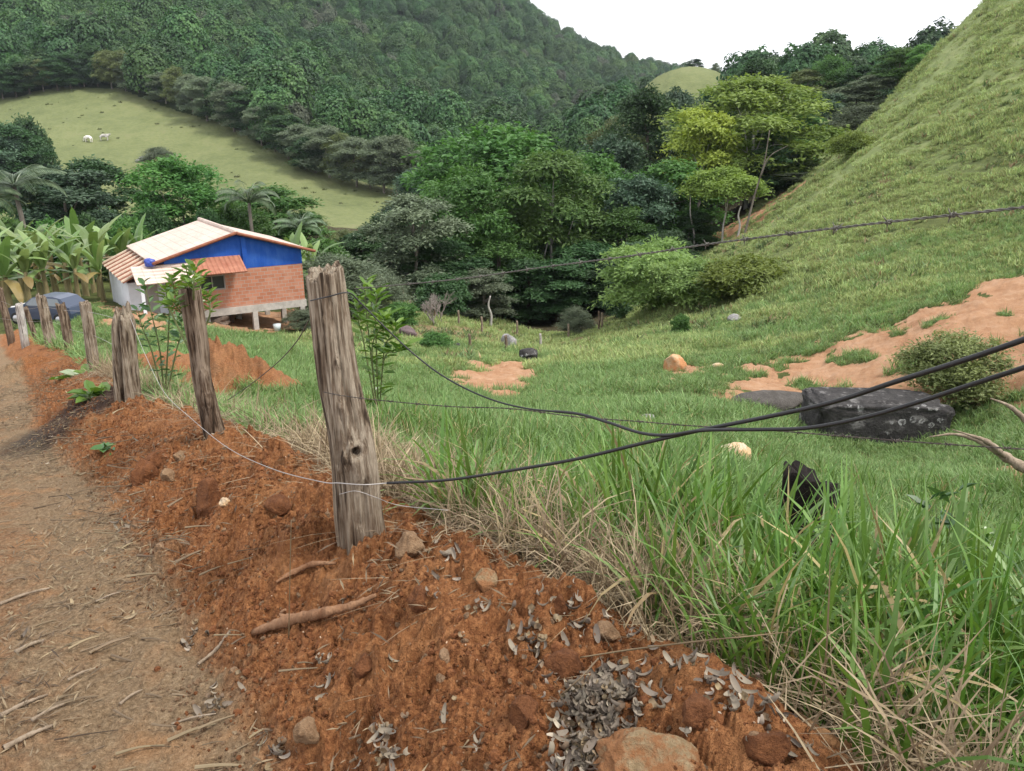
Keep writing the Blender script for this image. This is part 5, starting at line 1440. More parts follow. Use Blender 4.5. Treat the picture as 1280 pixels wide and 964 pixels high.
    # bits of twig on the road
    def twig(seed):
        r = np.random.default_rng(seed); mb = MB()
        for _ in range(2):
            L = r.uniform(.05, .20); a = r.normal(0, .25); d = np.array((math.cos(a), math.sin(a), 0)); c = np.array((r.normal(0, .06), r.normal(0, .06), .004))
            mb.tube(catmull([c - d * L / 2, c + np.array((0, 0, .004)) + r.normal(0, .004, 3), c + d * L / 2 + np.array((0, 0, .002))], 3), np.linspace(.0052, .0022, 7) * r.uniform(.5, 1.2), 5, True, var=r.uniform(0, 1), dry=0)
        return proto("twig", mb.mesh("twig", M_STRAWB))
    n = 2800
    q = rng.uniform(-3, 12, n); s = rng.uniform(.3, 4.0, n)
    xy = F0 + q[:, None] * FDIR + (s + np.interp(q, _qd, _sd))[:, None] * FNRM
    k = (xy[:, 1] > 1.0) & (np.abs(xy[:, 0] / xy[:, 1]) < 1.05) & ((s < .9) * (rng.uniform(0, 1, n) < .4) | (s > 1.5) | (rng.uniform(0, 1, n) < .25))
    x, y = xy[k, 0], xy[k, 1]; n = len(x)
    rot = np.stack([np.zeros(n), np.zeros(n), .35 + rng.normal(0, .45, n)], -1)
    scatter("twig_litter", [twig(i) for i in range(6)], np.stack([x, y, gz(x, y) + .004], -1), rot, rng.uniform(.5, 1.2, n), rng.integers(0, 6, n), "broken bits of brown twig lying along the dirt road", [M_STRAWB], "litter")
    # crumbs of soil and grit
    def crumb(seed, mat):
        V, Tr = ICO[2]; r = np.random.default_rng(seed); v = V * (1 + .45 * fbm3(V + seed, 1.6, seed, 2))[:, None] * np.array((1, r.uniform(.6, 1), r.uniform(.5, .8)))
        return proto("crumb", new_mesh("crumb", v * .01, Tr, mat, False))
    M_GRIT = simple("pale_grit", (.42, .30, .20), .9, .2, 0, 60, .3)
    M_CR = rock_mat("soil_crumbs", (.12, .04, .015), (.33, .135, .052), None, 30)
    M_CRT = rock_mat("tan_crumbs", (.17, .10, .055), (.34, .22, .13), None, 30)
    pr = [crumb(1, M_CR), crumb(2, M_CR), crumb(3, M_CR), crumb(4, M_CRT), crumb(5, M_CRT), crumb(6, M_GRIT)]
    n = 42000
    q = rng.uniform(-3, 11, n); s = rng.normal(.2, .32, n)
    xy = F0 + q[:, None] * FDIR + (s + np.interp(q, _qd, _sd))[:, None] * FNRM
    k = (xy[:, 1] > .95) & (np.abs(xy[:, 0] / xy[:, 1]) < 1.05) & (s > -.4) & (s < 1.4) & (fbm2(xy[:, 0] * 5, xy[:, 1] * 5, 63, 2) > -.25)
    x, y, s = xy[k, 0], xy[k, 1], s[k]; n = len(x)
    idx = np.where(s < .6, np.where(rng.uniform(0, 1, n) < .012, 5, rng.choice([0, 1, 2, 0, 1, 2, 0, 1, 2, 3], n)), rng.choice([3, 4, 3, 4, 0], n))
    sc = rng.lognormal(-.85, .6, n); sc = np.clip(sc, .2, 2.2); sc = np.where(idx == 5, np.minimum(sc, .36), sc); sc = np.where(s > .75, sc * .6, sc)
    rot = rng.uniform(0, 6.28, (n, 3))
    scatter("soil_crumbs", pr, np.stack([x, y, gz(x, y) + .002], -1), rot, sc, idx, "crumbled red soil and grit covering the bank", [M_CR, M_CRT, M_GRIT], "soil")
litter()

# ---------------------------------------------------------------- leafy plants near the fence
M_LEAFY = leaf_mat("glossy_leaves", (.055, .125, .016), (.150, .255, .040), .3, .35, .5, .15)
M_LEAFYD = leaf_mat("deep_leaves", (.030, .085, .022), (.075, .155, .040), .2, .4, .5, .15)
M_STEM = simple("green_stem", (.12, .14, .05), .7)
def leafy(name, label, base, stems, leaf, nleaf, mat, seed, cat="shrub", stemr=.008, group=None, spread=.5, drop=.35):
    """stems: lists of points from the base; leaves in whorls along the upper part of each"""
    rng = np.random.default_rng(seed); base = np.array(base)
    t = thing(name, label, cat, tuple(base), 0, group)
    mb = MB(); C, A_, N_, Ls = [], [], [], []
    for st in stems:
        pts = catmull([np.array(q) - base for q in st], 8)
        mb.tube(pts, np.linspace(stemr, stemr * .35, len(pts)), 6)
        d = pts[-1] - pts[-3]; d /= np.linalg.norm(d)
        for k in range(nleaf):
            f = 1 - (k / nleaf) ** 1.2 * spread
            i = min(int(f * (len(pts) - 1)), len(pts) - 1)
            az = k * 2.4 + rng.normal(0, .3)
            out = np.array((math.cos(az), math.sin(az), 0))
            a = out + np.array((0, 0, .75 - 1.3 * (1 - f) / max(spread, .01) * drop - .25)) + d * .3
            C.append(pts[i] + out * .012); A_.append(a); N_.append(np.array((0, 0, 1.0)) + rng.normal(0, .25, 3)); Ls.append(leaf[0] * rng.uniform(.7, 1.2))
    Ls = np.array(Ls)
    V, Q, kk = leafcards(np.array(C), np.array(A_), np.array(N_), Ls, Ls * leaf[1], .18, True)
    mb.build("stem", M_STEM, t, True)
    obj("foliage", new_mesh("foliage", V, Q, mat, False, {"var": np.repeat(rng.uniform(0, 1, len(C)), kk), "dry": np.zeros(len(V))}), t)
    return t
def up(px_, py, D): return P(px_, py, D)
b = ground_at(252, 520, 5.5)
leafy("leafy_sapling", "leafy green sapling growing round the top of the dark twisted fence post", b,
      [[b, up(250, 440, 5.3), up(240, 372, 5.2), up(232, 332, 5.15)], [up(246, 410, 5.2), up(222, 375, 5.0), up(214, 345, 4.95)], [up(246, 410, 5.2), up(242, 368, 4.8), up(244, 330, 4.8)], [up(246, 410, 5.2), up(226, 390, 4.85), up(216, 375, 4.75)], [up(238, 430, 5.15), up(248, 385, 5.05), up(252, 345, 5.0)], [up(238, 440, 5.15), up(214, 390, 5.2), up(206, 358, 5.2)], [up(238, 430, 5.15), up(232, 380, 5.0), up(240, 352, 4.85)], [up(238, 440, 5.2), up(262, 395, 5.25), up(258, 365, 5.3)]],
      (.080, .44), 20, M_LEAFY, 3, "sapling", .009, None, .45)
b = ground_at(205, 500, 7.6)
leafy("leafy_sapling", "leafy green sapling between the split post and the dark twisted post", b,
      [[b, up(200, 440, 7.6), up(190, 395, 7.6), up(180, 352, 7.6)], [b, up(210, 430, 7.6), up(212, 390, 7.5), up(215, 365, 7.5)], [b, up(190, 440, 7.7), up(178, 410, 7.7), up(172, 385, 7.7)], [b, up(220, 440, 7.5), up(228, 412, 7.5), up(222, 395, 7.5)]],
      (.115, .44), 22, M_LEAFYD, 5, "sapling", .010, None, .85)
b = ground_at(470, 470, 8.6)
leafy("leafy_shrub", "leafy shrub with long bright leaves right behind the large post", b,
      [[b, up(462, 430, 8.6), up(458, 390, 8.6), up(456, 352, 8.6)], [b, up(470, 420, 8.5), up(470, 385, 8.5), up(472, 362, 8.5)], [b, up(480, 440, 8.5), up(490, 420, 8.4), up(496, 405, 8.4)], [b, up(480, 450, 8.4), up(496, 440, 8.3), up(506, 432, 8.3)], [b, up(455, 430, 8.7), up(448, 400, 8.7), up(446, 372, 8.7)], [b, up(465, 440, 8.5), up(476, 410, 8.4), up(484, 395, 8.4)]],
      (.18, .36), 26, M_LEAFY, 7, "shrub", .010, None, .92)
def weed(label, px_, py, D, tip, n, L, seed, mat=None, k=.6):
    b = ground_at(px_, py, D); rng = np.random.default_rng(seed)
    st = []
    for i in range(n):
        e = P(tip[0] + rng.uniform(-22, 22), tip[1] + rng.uniform(0, 26), D)
        st.append([b, (b + e) / 2 + rng.normal(0, .03, 3), e])
    return leafy("weed", label, b, st, (L, k), 7, mat or M_LEAFY, seed, "weed", .004, "broad leaved weeds", .5, .3)
weed("broad leaved weed with oval leaves rising out of the tall grass at right", 1180, 800, 3.0, (1175, 612), 3, .10, 11, M_LEAFYD)
weed("broad leaved lime green weed at the foot of the split post", 120, 505, 7.9, (118, 478), 4, .2, 13)
weed("broad leaved weed with a whitish leaf on the bank below the split post", 148, 570, 5.7, (142, 545), 3, .13, 15, M_LEAFYD)
weed("broad leaved weed in the grass below the slim grey brown post", 98, 478, 10, (95, 462), 3, .25, 17)
weed("tiny weed standing on the trampled patch", 619, 500, 18, (618, 480), 2, .12, 19)
weed("small weed in front of the grassy bank right of the log", 1235, 720, 3.4, (1230, 655), 3, .10, 21)

# ---------------------------------------------------------------- banana plants and palms
M_BAN = leaf_mat("banana_leaves", (.085, .150, .035), (.210, .290, .100), .3, .4, .5, .2, (.25, .17, .07))
M_BANST = bark_mat("banana_stem", (.13, .10, .05), (.27, .24, .12), 5)
def blade_leaf(rng, base, az, L, W, rise, bend, fold=.25, n=9):
    t = np.linspace(0, 1, n); el = rise - bend * t ** 1.3
    d = np.stack([np.cos(el) * math.cos(az), np.cos(el) * math.sin(az), np.sin(el)], -1)
    p = base + np.concatenate([[np.zeros(3)], np.cumsum(d[:-1] * L / (n - 1), 0)])
    sd = np.array((-math.sin(az), math.cos(az), 0)); w = W * .5 * np.sin(np.clip(t * .93 + .07, 0, 1) * math.pi) ** .55
    w[0] = .03
    upv = np.cross(sd, d)
    a = p + sd * w[:, None] + upv * (w * fold)[:, None] * (1 + .5 * rng.normal(0, .4, n))[:, None]
    b = p - sd * w[:, None] + upv * (w * fold)[:, None] * (1 + .5 * rng.normal(0, .4, n))[:, None]
    V = np.stack([a, p, b], 1).reshape(-1, 3)
    Q = [(i * 3 + s_, i * 3 + s_ + 1, i * 3 + s_ + 4, i * 3 + s_ + 3) for i in range(n - 1) for s_ in (0, 1)]
    return V, Q
def banana(seed):
    rng = np.random.default_rng(seed); mb = MB(); st = MB()
    H = rng.uniform(1.7, 2.4)
    st.tube(catmull([(0, 0, -.3), (.05, 0, H * .5), (.0, .04, H)], 5), np.linspace(.17, .09, 11), 10)
    for i in range(10):
        V, Q = blade_leaf(rng, np.array((0, 0.0, H - .25 + .03 * i)), i * 2.4 + rng.normal(0, .25), rng.uniform(1.9, 2.8), rng.uniform(.36, .52), rng.uniform(.9, 1.5) if i > 2 else rng.uniform(.1, .5), rng.uniform(.8, 1.9))
        mb.add(V, Q, var=rng.uniform(0, 1), dry=(.9 if i < 1 else 0))
    return st.mesh("trunk", M_BANST, True), mb.mesh("crown", M_BAN)
BAN = [banana(60 + i) for i in range(4)]
for i, (px_, top, D) in enumerate([(8, 285, 36), (30, 278, 40), (52, 282, 38), (72, 276, 41), (90, 282, 37), (108, 275, 40), (126, 280, 38), (142, 278, 43), (160, 285, 44), (15, 296, 33), (62, 298, 34), (100, 300, 34.5), (130, 300, 36), (178, 283, 45), (-15, 290, 35), (40, 300, 33), (118, 290, 42), (372, 296, 44), (392, 300, 45), (360, 300, 47), (320, 296, 48), (85, 292, 44)]):
    a = P(px_, top, D); x = a[0]
    for _ in range(4):
        z = gz(x, D); gx, _gy = proj(x, D, z); x += (px_ - gx) / F * (D * CT - z * ST)
    h = max(T(top) * D - gz(x, D), 2.2)
    st, cr = BAN[i % 4]
    t = thing("banana_plant", "banana plant with broad arching leaves in the grove beside the house" if px_ < 250 else "banana plant with broad arching leaves behind the right slope of the house roof", "banana plant", (x, D, gz(x, D)), random.uniform(0, 6.28), "banana plants left of the house" if px_ < 250 else "banana plants behind the house")
    k_ = h / 3.7; t.scale = (k_ * 1.0, k_ * 1.0, k_)
    obj("trunk", st, t); obj("crown", cr, t)
M_PALM = leaf_mat("palm_leaves", (.045, .085, .035), (.115, .165, .080), .15, .4, .5, .2)
def palm(seed, nf, L, H):
    rng = np.random.default_rng(seed); C, A_, N_, W_ = [], [], [], []; st = MB(); mb = MB()
    st.tube(catmull([(0, 0, -.3), (.1, .05, H * .5), (0, 0, H)], 5), np.linspace(.16, .11, 11), 8)
    for f in range(nf):
        az = f * 2.4 + rng.normal(0, .2); rise = rng.uniform(.3, 1.35); bend = rng.uniform(1.2, 2.1)
        n = 30; t = np.linspace(0, 1, n); el = rise - bend * t ** 1.4
        d = np.stack([np.cos(el) * math.cos(az), np.cos(el) * math.sin(az), np.sin(el)], -1)
        p = np.array((0, 0, H)) + np.concatenate([[np.zeros(3)], np.cumsum(d[:-1] * L / (n - 1), 0)])
        mb.tube(p, np.linspace(.03, .006, n), 4, False, var=.8, dry=0)
        sd = np.array((-math.sin(az), math.cos(az), 0))
        for s_ in (-1, 1):
            C.append(p[2:]); a = sd * s_ * .9 + d[2:] * .6 + np.array((0, 0, -.55)); A_.append(a); N_.append(np.tile((0, 0, 1.0), (n - 2, 1)) + sd * s_ * .6)
            W_.append(L * .26 * np.sin(t[2:] * .85 * math.pi + .25))
    C, A_, N_, W_ = map(np.concatenate, (C, A_, N_, W_))
    V, Q, k = leafcards(C, A_, N_, np.maximum(W_, .1), np.full(len(C), .075), .1)
    mb.add(V, Q, var=np.repeat(rng.uniform(0, 1, len(C)), k), dry=0)
    return st.mesh("trunk", M_BARK, True), mb.mesh("crown", M_PALM)
PALM = [palm(3, 18, 3.0, 5.2), palm(4, 14, 2.6, 5.0)]
for (px_, py, D, i, s_, lb) in [(18, 236, 56, 0, 1.25, "large palm with drooping dark fronds at the picture's left edge"), (-22, 250, 54, 1, 1.2, "palm cut by the picture's left edge beside the large drooping one"),
                            (311, 252, 54, 1, .95, "slender palm rising behind the right roof slope of the house"), (375, 285, 52, 1, .8, "low palm right of the house near the far pasture corner")]:
    c = P(px_, py, D); g = gz(c[0], D)
    t = thing("palm_tree", lb, "palm", (c[0], D, g), i * 1.3, "palms around the house")
    h = c[2] - g; t.scale = (s_, s_, h / 5.1)
    obj("trunk", PALM[i][0], t); obj("crown", PALM[i][1], t)

# ---------------------------------------------------------------- the house on stilts
E1 = np.array((-.834, -.552, 0)); E2 = np.array((-.552, .834, 0)); UZ = np.array((0, 0, 1.0))
HO = np.array((-8.95, 36.0, 0.0))
HR = np.array([E1, E2, UZ])                              # rows: house axes (k along the gable, m to the back, z up)
def hp(k, m, z): return HO + E1 * k + E2 * m + UZ * z
house = thing("house", "brick house on concrete stilts with blue gable and pale tiled roof", "house", tuple(hp(3.5, 3, -7.3)))
HB = np.array(house.location)
def hbox(mb, k0, k1, m0, m1, z0, z1, **at):
    c = hp((k0 + k1) / 2, (m0 + m1) / 2, (z0 + z1) / 2) - HB
    return mb.box(c, ((k1 - k0) / 2, (m1 - m0) / 2, (z1 - z0) / 2), HR, **at)
def hquad(mb, pts, th):
    """a thin slab through four corners given in house axes"""
    v = np.array([hp(*p) - HB for p in pts]); n = np.cross(v[1] - v[0], v[3] - v[0]); n /= np.linalg.norm(n)
    if n[2] < 0: n = -n
    return mb.prism(v - n * th, v)
def house_vec(nt, sx=1, sy=1, sz=1):
    """coordinates along the house's own axes"""
    tc = nt.n("TexCoord")
    r = nt.n("Mapping", {"Vector": tc.outputs["Object"], "Rotation": (0, 0, -math.atan2(E1[1], E1[0]))})
    return nt.n("Mapping", {"Vector": r.outputs[0], "Scale": (sx, sy, sz)}).outputs[0]
nt = NT("hollow_brick")
v = house_vec(nt); sp = nt.n("SeparateXYZ", {0: v})
cb = nt.n("CombineXYZ", {0: nt.math('ADD', sp.outputs[0], sp.outputs[1]), 1: sp.outputs[2]}).outputs[0]
br = nt.n("TexBrick", {"Vector": cb, "Color1": (.36, .135, .075, 1), "Color2": (.46, .20, .125, 1), "Mortar": (.34, .27, .22, 1), "Scale": 1.0, "Mortar Size": .012, "Brick Width": .30, "Row Height": .155})
bc = nt.mix(nt.rng(nt.noise(v, 2.5, 4), .45, .75, 0, .55), br.outputs[0], (.48, .28, .20))
M_BRICK = nt.done(nt.pbr(bc, .9, .15, nt.bump(br.outputs[1], .02, -.6)))
nt = NT("blue_paint"); v = nt.pos((1, 1, .35))
n = nt.noise(v, 2.2, 6, .7); n2 = nt.noise(nt.pos(), 14, 4, .7)
bcol = nt.ramp(n, [(.3, (.008, .052, .26)), (.5, (.012, .075, .35)), (.72, (.035, .115, .40))])
M_BLUE = nt.done(nt.pbr(nt.mix(nt.rng(n2, .62, .75, 0, .4), bcol, (.10, .17, .36)), .7, .25, nt.bump(n2, .01, .5)))
M_WHITEW = simple("whitewash", (.62, .64, .68), .85, .2, 0, 2, .1)
M_CONC = simple("raw_concrete", (.40, .37, .33), .9, .2, 0, 5, .2, .02)
def tile_mat(name, c1, c2, c3, rough=.6, pitch=.21):
    nt = NT(name); v = house_vec(nt); sp = nt.n("SeparateXYZ", {0: v})
    rows = nt.math('SINE', nt.math('MULTIPLY', sp.outputs[1], 2 * math.pi / pitch))
    rr = nt.math('FRACT', nt.math('DIVIDE', sp.outputs[0], .38))
    n = nt.noise(v, 1.2, 5, .65); n2 = nt.noise(v, 7, 4)
    col = nt.ramp(nt.math('ADD', nt.math('MULTIPLY', n, .6), nt.math('MULTIPLY', n2, .4)), [(.32, c1), (.5, c2), (.68, c3)])
    col = nt.mix(nt.rng(rr, .09, .0, 0, .6), col, tuple(q * .5 for q in c1))
    col = nt.mix(nt.rng(rows, -.55, -1.0, 0, .45), col, tuple(q * .55 for q in c1))
    return nt.done(nt.pbr(col, rough, .35, nt.bump(nt.math('ADD', rows, nt.math('MULTIPLY', rr, .8)), .03, .9)))
M_TILE = tile_mat("pale_roof_tiles", (.47, .35, .285), (.60, .475, .40), (.69, .575, .50), .45)
nt = NT("red_awning_tiles"); v = house_vec(nt); sp = nt.n("SeparateXYZ", {0: v})
rows = nt.math('SINE', nt.math('MULTIPLY', sp.outputs[0], 2 * math.pi / .2))
n = nt.noise(v, 3, 5, .6)
M_TILER = nt.done(nt.pbr(nt.ramp(n, [(.3, (.28, .10, .06)), (.7, (.42, .19, .12))]), .65, .3, nt.bump(rows, .03, .9)))
M_LEAN = simple("brown_tiles", (.22, .085, .05), .8, .2, 0, 5, .3)
M_WOODP = simple("pale_timber", (.60, .49, .38), .8, .2, 0, 8, .2)
M_WOODD = simple("dark_timber", (.10, .06, .04), .85, .2, 0, 8, .3)
M_DARKW = simple("dark_window", (.035, .035, .038), .3, .5)
M_FRAME = simple("grey_window_frame", (.30, .27, .25), .7, .3)
zE, zA, zF, zB = -4.97, -3.94, -7.19, -5.54
k0, k1, kr = .55, 6.4, 3.45
def roof_z(k): return zA - (abs(k - kr) / 3.45) * (zA - zE)
# brick walls with the window opening on the front
w0, w1, wz0, wz1 = 4.02, 5.15, -6.36, -5.72
mb = MB()
for (a, b_, z0, z1) in ((k0, w0, zF, zB), (w1, 6.4, zF, zB), (w0, w1, zF, wz0), (w0, w1, wz1, zB)): hbox(mb, a, b_, .30, .45, z0, z1)
hbox(mb, k0, k0 + .15, .452, 6.2, zF, zB); hbox(mb, k0 + .152, k1, 6.05, 6.2, zF, zB)
mb.build("brick_wall", M_BRICK, house)
# blue upper wall and gable
mb = MB()
f = [(k0, zB), (k1, zB), (k1, roof_z(k1) - .09), (kr, zA - .09), (k0, roof_z(k0) - .09)]
for m0 in (.29, 6.06):
    mb.prism(np.array([hp(k, m0, z) - HB for k, z in f]), np.array([hp(k, m0 + .15, z) - HB for k, z in f]))
hbox(mb, k0 + .003, k0 + .15, .442, 6.058, zB, roof_z(k0) - .12); hbox(mb, k1 - .15, k1 - .003, .442, 6.058, zF, roof_z(k1) - .12)
hbox(mb, 3.0, 3.2, .20, .288, zB, zA - .22)                      # the pilaster in the middle of the gable
mb.build("gable_wall", M_BLUE, house)
mb = MB()
hquad(mb, [(0, 0, zE), (0, 6.5, zE), (kr, 6.5, zA), (kr, 0, zA)], .07); hquad(mb, [(kr, 0, zA), (kr, 6.5, zA), (6.9, 6.5, zE), (6.9, 0, zE)], .07)
roof = mb.build("roof", M_TILE, house)
mb = MB(); mb.tube(np.array([hp(kr, m, zA + .02) - HB for m in np.linspace(-.02, 6.52, 14)]), .10, 10)
mb.build("ridge_cap", M_TILE, roof, True)
for sg in (0, 1):                                                # barge tiles along the gable's edge
    mb = MB(); e = 0.0 if sg == 0 else 6.9
    mb.tube(np.array([hp(k, -.02, roof_z(k) - .02) - HB for k in np.linspace(e, kr, 12)]), .065, 8)
    mb.build("barge_edge", M_LEAN, roof, True)
mb = MB(); hbox(mb, k0 - .05, k1 + .05, .25, 6.25, zF - .32, zF - .003); mb.build("floor_beam", M_CONC, house)
for k_, m_ in [(.7, .35), (2.88, .35), (.7, 3.2), (2.88, 3.2), (.7, 6.0), (2.88, 6.0), (4.9, .5), (5.0, 3.2)]:
    x, y, _ = hp(k_, m_, 0); g = gz(x, y); mb = MB(); hbox(mb, k_ - .11, k_ + .11, m_ - .11, m_ + .11, g - .3, zF - .322)
    mb.build("stilt", M_CONC, house)
for k_, m_ in [(1.5, 5.2), (2.1, 5.4), (3.6, 1.6), (4.2, 1.8)]:
    x, y, _ = hp(k_, m_, 0); g = gz(x, y); mb = MB(); hbox(mb, k_ - .07, k_ + .07, m_ - .07, m_ + .07, g - .3, zF - .322)
    mb.build("prop", M_WOODD, house)
mb = MB()
for (a, b_, z0, z1) in ((w0, w0 + .05, wz0, wz1), (w1 - .05, w1, wz0, wz1), (w0 + .05, w1 - .05, wz0, wz0 + .05), (w0 + .05, w1 - .05, wz1 - .05, wz1), (w0 + .53, w0 + .57, wz0 + .05, wz1 - .05)): hbox(mb, a, b_, .285, .40, z0, z1)
win = mb.build("window", M_FRAME, house)
mb = MB(); hbox(mb, w0 + .05, w1 - .05, .36, .38, wz0 + .05, wz1 - .05); mb.build("pane", M_DARKW, win)
mb = MB(); hquad(mb, [(3.3, -.75, zB + .04), (3.3, .28, zB + .60), (5.35, .28, zB + .60), (5.35, -.75, zB + .04)], .05)
aw = mb.build("awning", M_TILER, house)
mb = MB(); hquad(mb, [(5.42, -.85, zB - .10), (5.42, .28, zB + .46), (7.7, .28, zB + .46), (7.7, -.85, zB - .10)], .05); mb.build("porch_roof", M_TILE, house)
for k_ in (5.9, 7.5):
    x, y, _ = hp(k_, -.65, 0); g = gz(x, y); mb = MB(); hbox(mb, k_ - .06, k_ + .06, -.70, -.58, g - .3, zB - .08); mb.build("porch_post", M_WHITEW, house)
# lean-to on the left with pale battens over brown tiles, whitewashed room under it
mb = MB(); hquad(mb, [(6.75, .32, zE - .12), (8.05, .32, zE - .72), (8.05, 6.3, zE - .72), (6.75, 6.3, zE - .12)], .05); lt = mb.build("lean_to_roof", M_LEAN, house)
for i in range(8):
    m = .38 + i * .83; mb = MB(); mb.prism(np.array([hp(6.75, m - .05, zE - .112) - HB, hp(8.1, m - .05, zE - .735) - HB, hp(8.1, m + .05, zE - .735) - HB, hp(6.75, m + .05, zE - .112) - HB]), np.array([hp(6.75, m - .05, zE - .04) - HB, hp(8.1, m - .05, zE - .66) - HB, hp(8.1, m + .05, zE - .66) - HB, hp(6.75, m + .05, zE - .04) - HB]))
    mb.build("batten", M_WOODP, lt)
mb = MB(); hbox(mb, 6.42, 7.85, .5, 6.1, -8.3, zE - .80); mb.build("white_wall", M_WHITEW, house)
mb = MB(); hbox(mb, 6.75, 7.35, .46, .497, -7.2, -5.9); mb.build("door", M_FRAME, house)
# blue bundle on the roof corner
V, Tr = ICO[4]; c = hp(6.95, .15, zE + .02)
v = V * (1 + .3 * fbm3(V, 1.8, 4, 3) + .1 * fbm3(V, 5, 6, 2))[:, None] * np.array((.22, .2, .18))
tag(obj("tarpaulin_bundle", new_mesh("tarpaulin_bundle", v, Tr, simple("blue_tarpaulin", (.03, .06, .30), .4, .4), True), None, tuple(c)), "crumpled blue tarpaulin bundle lying at the left corner of the house roof", "tarpaulin")
# things under and beside the house
x, y, _ = hp(4.3, .9, 0); 
V, Tr = ICO[3]
for i, (k_, m_, sz, col, nm, lb) in enumerate([(2.1, -.2, (.16, .16, .2), (.55, .62, .62), "plastic_tub", "pale plastic tub beside the concrete stilt under the house"), (4.4, .6, (.3, .25, .25), (.12, .09, .07), "rubble_heap", "dark heap of rubble under the house between the wooden props")]):
    x, y, _ = hp(k_, m_, 0); g = gz(x, y)
    if nm == "plastic_tub":
        mb = MB(); mb.tube(np.array([(0, 0, 0), (0, 0, .15), (0, 0, .30), (0, 0, .31), (0, 0, .26)]), [.13, .16, .18, .15, .13], 16)
        tag(mb.build(nm, simple(nm, col, .5), None, True, (x, y, g + .02)), lb, "tub")
    else:
        tag(obj(nm, new_mesh(nm, V * (1 + .5 * fbm3(V, 1.5, 9, 3))[:, None] * np.array((.5, .4, .3)), Tr, simple(nm, col, .9, .2, 0, 6, .4), False), None, (x, y, g + .1)), lb, "rubble")

# ---------------------------------------------------------------- parked car behind the fence
M_CARB = simple("dark_blue_paint", (.035, .05, .085), .3, .5)
M_CARSKY = simple("bonnet_sky_reflection", (.72, .72, .72), .25, .5)  # white sky mirrored in the dark blue bonnet, put into its colour
M_GLASS = simple("car_glass", (.10, .12, .13), .08, .8)
M_TYRE = simple("tyre_rubber", (.02, .02, .02), .9, .2)
M_RIM = simple("wheel_rim", (.45, .45, .46), .4, .5, .7)
M_LAMP = simple("headlamp", (.75, .75, .72), .15, .6)
def car():
    D = foot_depth(62, 402); c = ground_at(62, 402, D)
    t = thing("car", "dark blue car, sky glare painted on bonnet, parked behind fence posts beside the banana grove", "car", tuple(c), rad(172)); t.scale = (.70, .70, .70)
    prof = [(-1.9, .28), (-1.92, .62), (-1.8, .86), (-1.0, .93), (-.45, 1.38), (.25, 1.46), (1.05, 1.42), (1.62, .98), (1.86, .92), (1.92, .5), (1.88, .28)]
    # body lower and cabin, both narrowing upwards
    def loft(pr, hw, mb, top=1.0):
        L_ = np.array([(x, -hw(z), z) for x, z in pr]); R_ = np.array([(x, hw(z), z) for x, z in pr]); n = len(pr)
        V = np.vstack([L_, R_]); Q = [(i, (i + 1) % n, n + (i + 1) % n, n + i) for i in range(n)]
        cL = L_.mean(0); cR = R_.mean(0); V = np.vstack([V, cL, cR])
        Tr = [((i + 1) % n, i, 2 * n) for i in range(n)] + [(n + i, n + (i + 1) % n, 2 * n + 1) for i in range(n)]
        return mb.add(V, Q, Tr)
    hw = lambda z: .80 - .17 * max(0, z - .85) / .6 - .05 * max(0, .5 - z)
    # front is at +x
    body = [(-1.9, .28), (-1.94, .62), (-1.84, .92), (-1.0, .96), (.75, .95), (1.55, .84), (1.86, .70), (1.92, .5), (1.88, .28)]
    mb = MB(); loft(body, hw, mb); b = mb.build("body", M_CARB, t)
    mb = MB(); mb.prism(np.array([(.80, -.70, .952), (1.56, -.66, .845), (1.56, .66, .845), (.80, .70, .952)]), np.array([(.80, -.68, .985), (1.56, -.62, .872), (1.56, .62, .872), (.80, .68, .985)])); mb.build("bonnet", M_CARSKY, t)
    cab = [(-1.78, .93), (-1.35, 1.36), (-.9, 1.45), (-.1, 1.46), (.25, 1.38), (.85, .94)]
    mb = MB(); loft(cab, hw, mb); mb.build("roof", M_CARB, t)
    def pane(q, nm="window"):
        q = np.array(q); n = np.cross(q[1] - q[0], q[3] - q[0]); n /= np.linalg.norm(n)
        if n @ (q.mean(0) - np.array((-.4, 0, 1.0))) < 0: n = -n
        mb = MB(); mb.prism(q - n * .01, q + n * .008); mb.build(nm, M_GLASS, t)
    pane([(.83, -.66, .985), (.83, .66, .985), (.30, .58, 1.36), (.30, -.58, 1.36)], "windscreen")
    for s_ in (-1, 1):
        pane([(.62, s_ * .795, 1.0), (-.38, s_ * .795, 1.0), (-.38, s_ * .668, 1.38), (.22, s_ * .680, 1.36)]); pane([(-.46, s_ * .795, 1.0), (-1.45, s_ * .795, 1.0), (-1.2, s_ * .680, 1.34), (-.46, s_ * .668, 1.38)])
        mb = MB(); mb.box((1.80, s_ * .56, .66), (.09, .17, .075)); mb.build("headlight", M_LAMP, t)
        for x in (-1.2, 1.22):
            mb = MB(); a = np.linspace(0, 1, 2)
            mb.tube(np.array([(x, s_ * .62, .30), (x, s_ * .66, .30), (x, s_ * .80, .30), (x, s_ * .83, .30)]), [.27, .31, .31, .27], 22)
            w = mb.build("wheel", M_TYRE, t, True)
            mb = MB(); mb.tube(np.array([(x, s_ * .82, .30), (x, s_ * .845, .30)]), [.19, .17], 18); mb.build("rim", M_RIM, w, True)
        mb = MB(); mb.box((.62, s_ * .88, 1.02), (.06, .08, .06)); mb.build("mirror", M_CARB, t)
    return t
car()

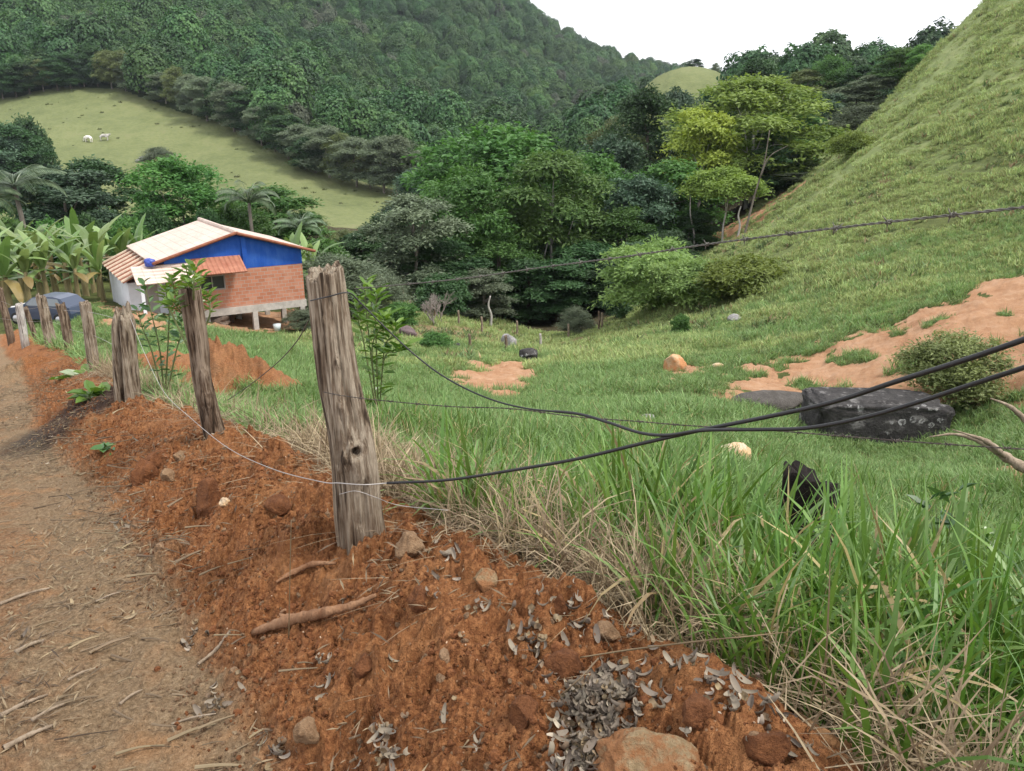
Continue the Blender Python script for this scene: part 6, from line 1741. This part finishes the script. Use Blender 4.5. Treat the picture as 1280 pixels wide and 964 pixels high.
# ---------------------------------------------------------------- cattle on the far pasture
M_COW = simple("white_hide", (.70, .66, .60), .8, .2, 0, 1.2, .12)
M_COWG = simple("grey_hide", (.42, .40, .37), .8, .2, 0, 1.2, .2)
def cow(px_, py, D, rz, mat, label, graze=True):
    g = ground_at(px_, py, D)
    t = thing("cow", label, "cow", tuple(g), rz, "cattle on the far pasture")
    V = [(0, 0, 1.05), (.35, 0, 1.08), (.72, 0, 1.10), (-.4, 0, 1.08), (-.75, 0, 1.10), (1.0, 0, 1.02 if graze else 1.28), (1.22, 0, .62 if graze else 1.42), (1.36, 0, .25 if graze else 1.30), (-.92, 0, .95), (-.95, 0, .45)]
    E = [(0, 1), (1, 2), (0, 3), (3, 4), (2, 5), (5, 6), (6, 7), (4, 8), (8, 9)]; Rr = [.36, .36, .30, .37, .30, .20, .14, .10, .05, .03]
    for (x, par) in ((.62, 2), (-.68, 4)):
        for s_ in (-.2, .2):
            i = len(V); bk = -.06 if x < 0 else 0
            V += [(x, s_, .78), (x + bk, s_, .42), (x + bk * .3, s_, 0.02)]; E += [(par, i), (i, i + 1), (i + 1, i + 2)]; Rr += [.17 if x < 0 else .13, .075, .065]
    me = bpy.data.meshes.new("body"); me.from_pydata(V, E, []); me.materials.append(mat)
    o = obj("body", me, t); o.modifiers.new("skin", 'SKIN'); o.modifiers.new("sub", 'SUBSURF').levels = 1
    o.modifiers[-1].render_levels = 2
    for i, sv in enumerate(me.skin_vertices[0].data): sv.radius = (Rr[i], Rr[i]); sv.use_root = i == 0
    hm = MB()
    hx = V[6]
    for s_ in (-1, 1): hm.tube([(hx[0], s_ * .08, hx[2] + .08), (hx[0] - .04, s_ * .18, hx[2] + .18), (hx[0], s_ * .22, hx[2] + .30)], [.03, .022, .006], 6)
    hm.build("horns", M_BARKD, t, True)
    me_ = MB()
    for s_ in (-1, 1): me_.add(np.array([(hx[0], s_ * .1, hx[2] + .05), (hx[0] - .05, s_ * .2, hx[2] + .1), (hx[0] - .02, s_ * .3, hx[2] + .0), (hx[0] + .03, s_ * .2, hx[2] - .03)]), [(0, 1, 2, 3)])
    me_.build("ears", mat, t)
    t.scale = (1.15, 1.15, 1.15)
    return t
cow(111, 177, 206, 2.9, M_COW, "white cow grazing in the middle of the far pasture")
cow(131, 176, 207, .3, M_COWG, "greyish cow beside the white one, partly behind a dark weed", False)
cow(47, 184, 200, 1.9, M_COW, "white cow standing near the dark trees at the left end of the pasture", False)

# small building and red scar far up the mountain
b = ground_at(690, 87, 700)
t = thing("farm_shed", "tiny white shed on a cleared red patch far up the mountainside", "shed", tuple(b), .4)
mb = MB(); t.scale = (.55, .55, .55); mb.box((0, 0, 2.2), (5, 3.5, 2.2)); mb.build("wall", M_WHITEW, t)
mb = MB(); mb.prism(np.array([(-5.5, -4, 4.42), (5.5, -4, 4.42), (5.5, 4, 4.42), (-5.5, 4, 4.42)]), np.array([(-5.5, -.3, 6), (5.5, -.3, 6), (5.5, .3, 6), (-5.5, .3, 6)])); mb.build("roof", M_TILE, t)

# ---------------------------------------------------------------- the air
nt = NT("haze")
vol = nt.n("VolumePrincipled", {"Density": .00009, "Color": (.80, .88, 1.0, 1), "Anisotropy": .2})
nt.t.links.new(vol.outputs[0], nt.out.inputs["Volume"])
mb = MB(); mb.box((0, 560, 95), (1600, 850, 215)); hz = mb.build("haze", nt.m); hz["kind"] = "stuff"
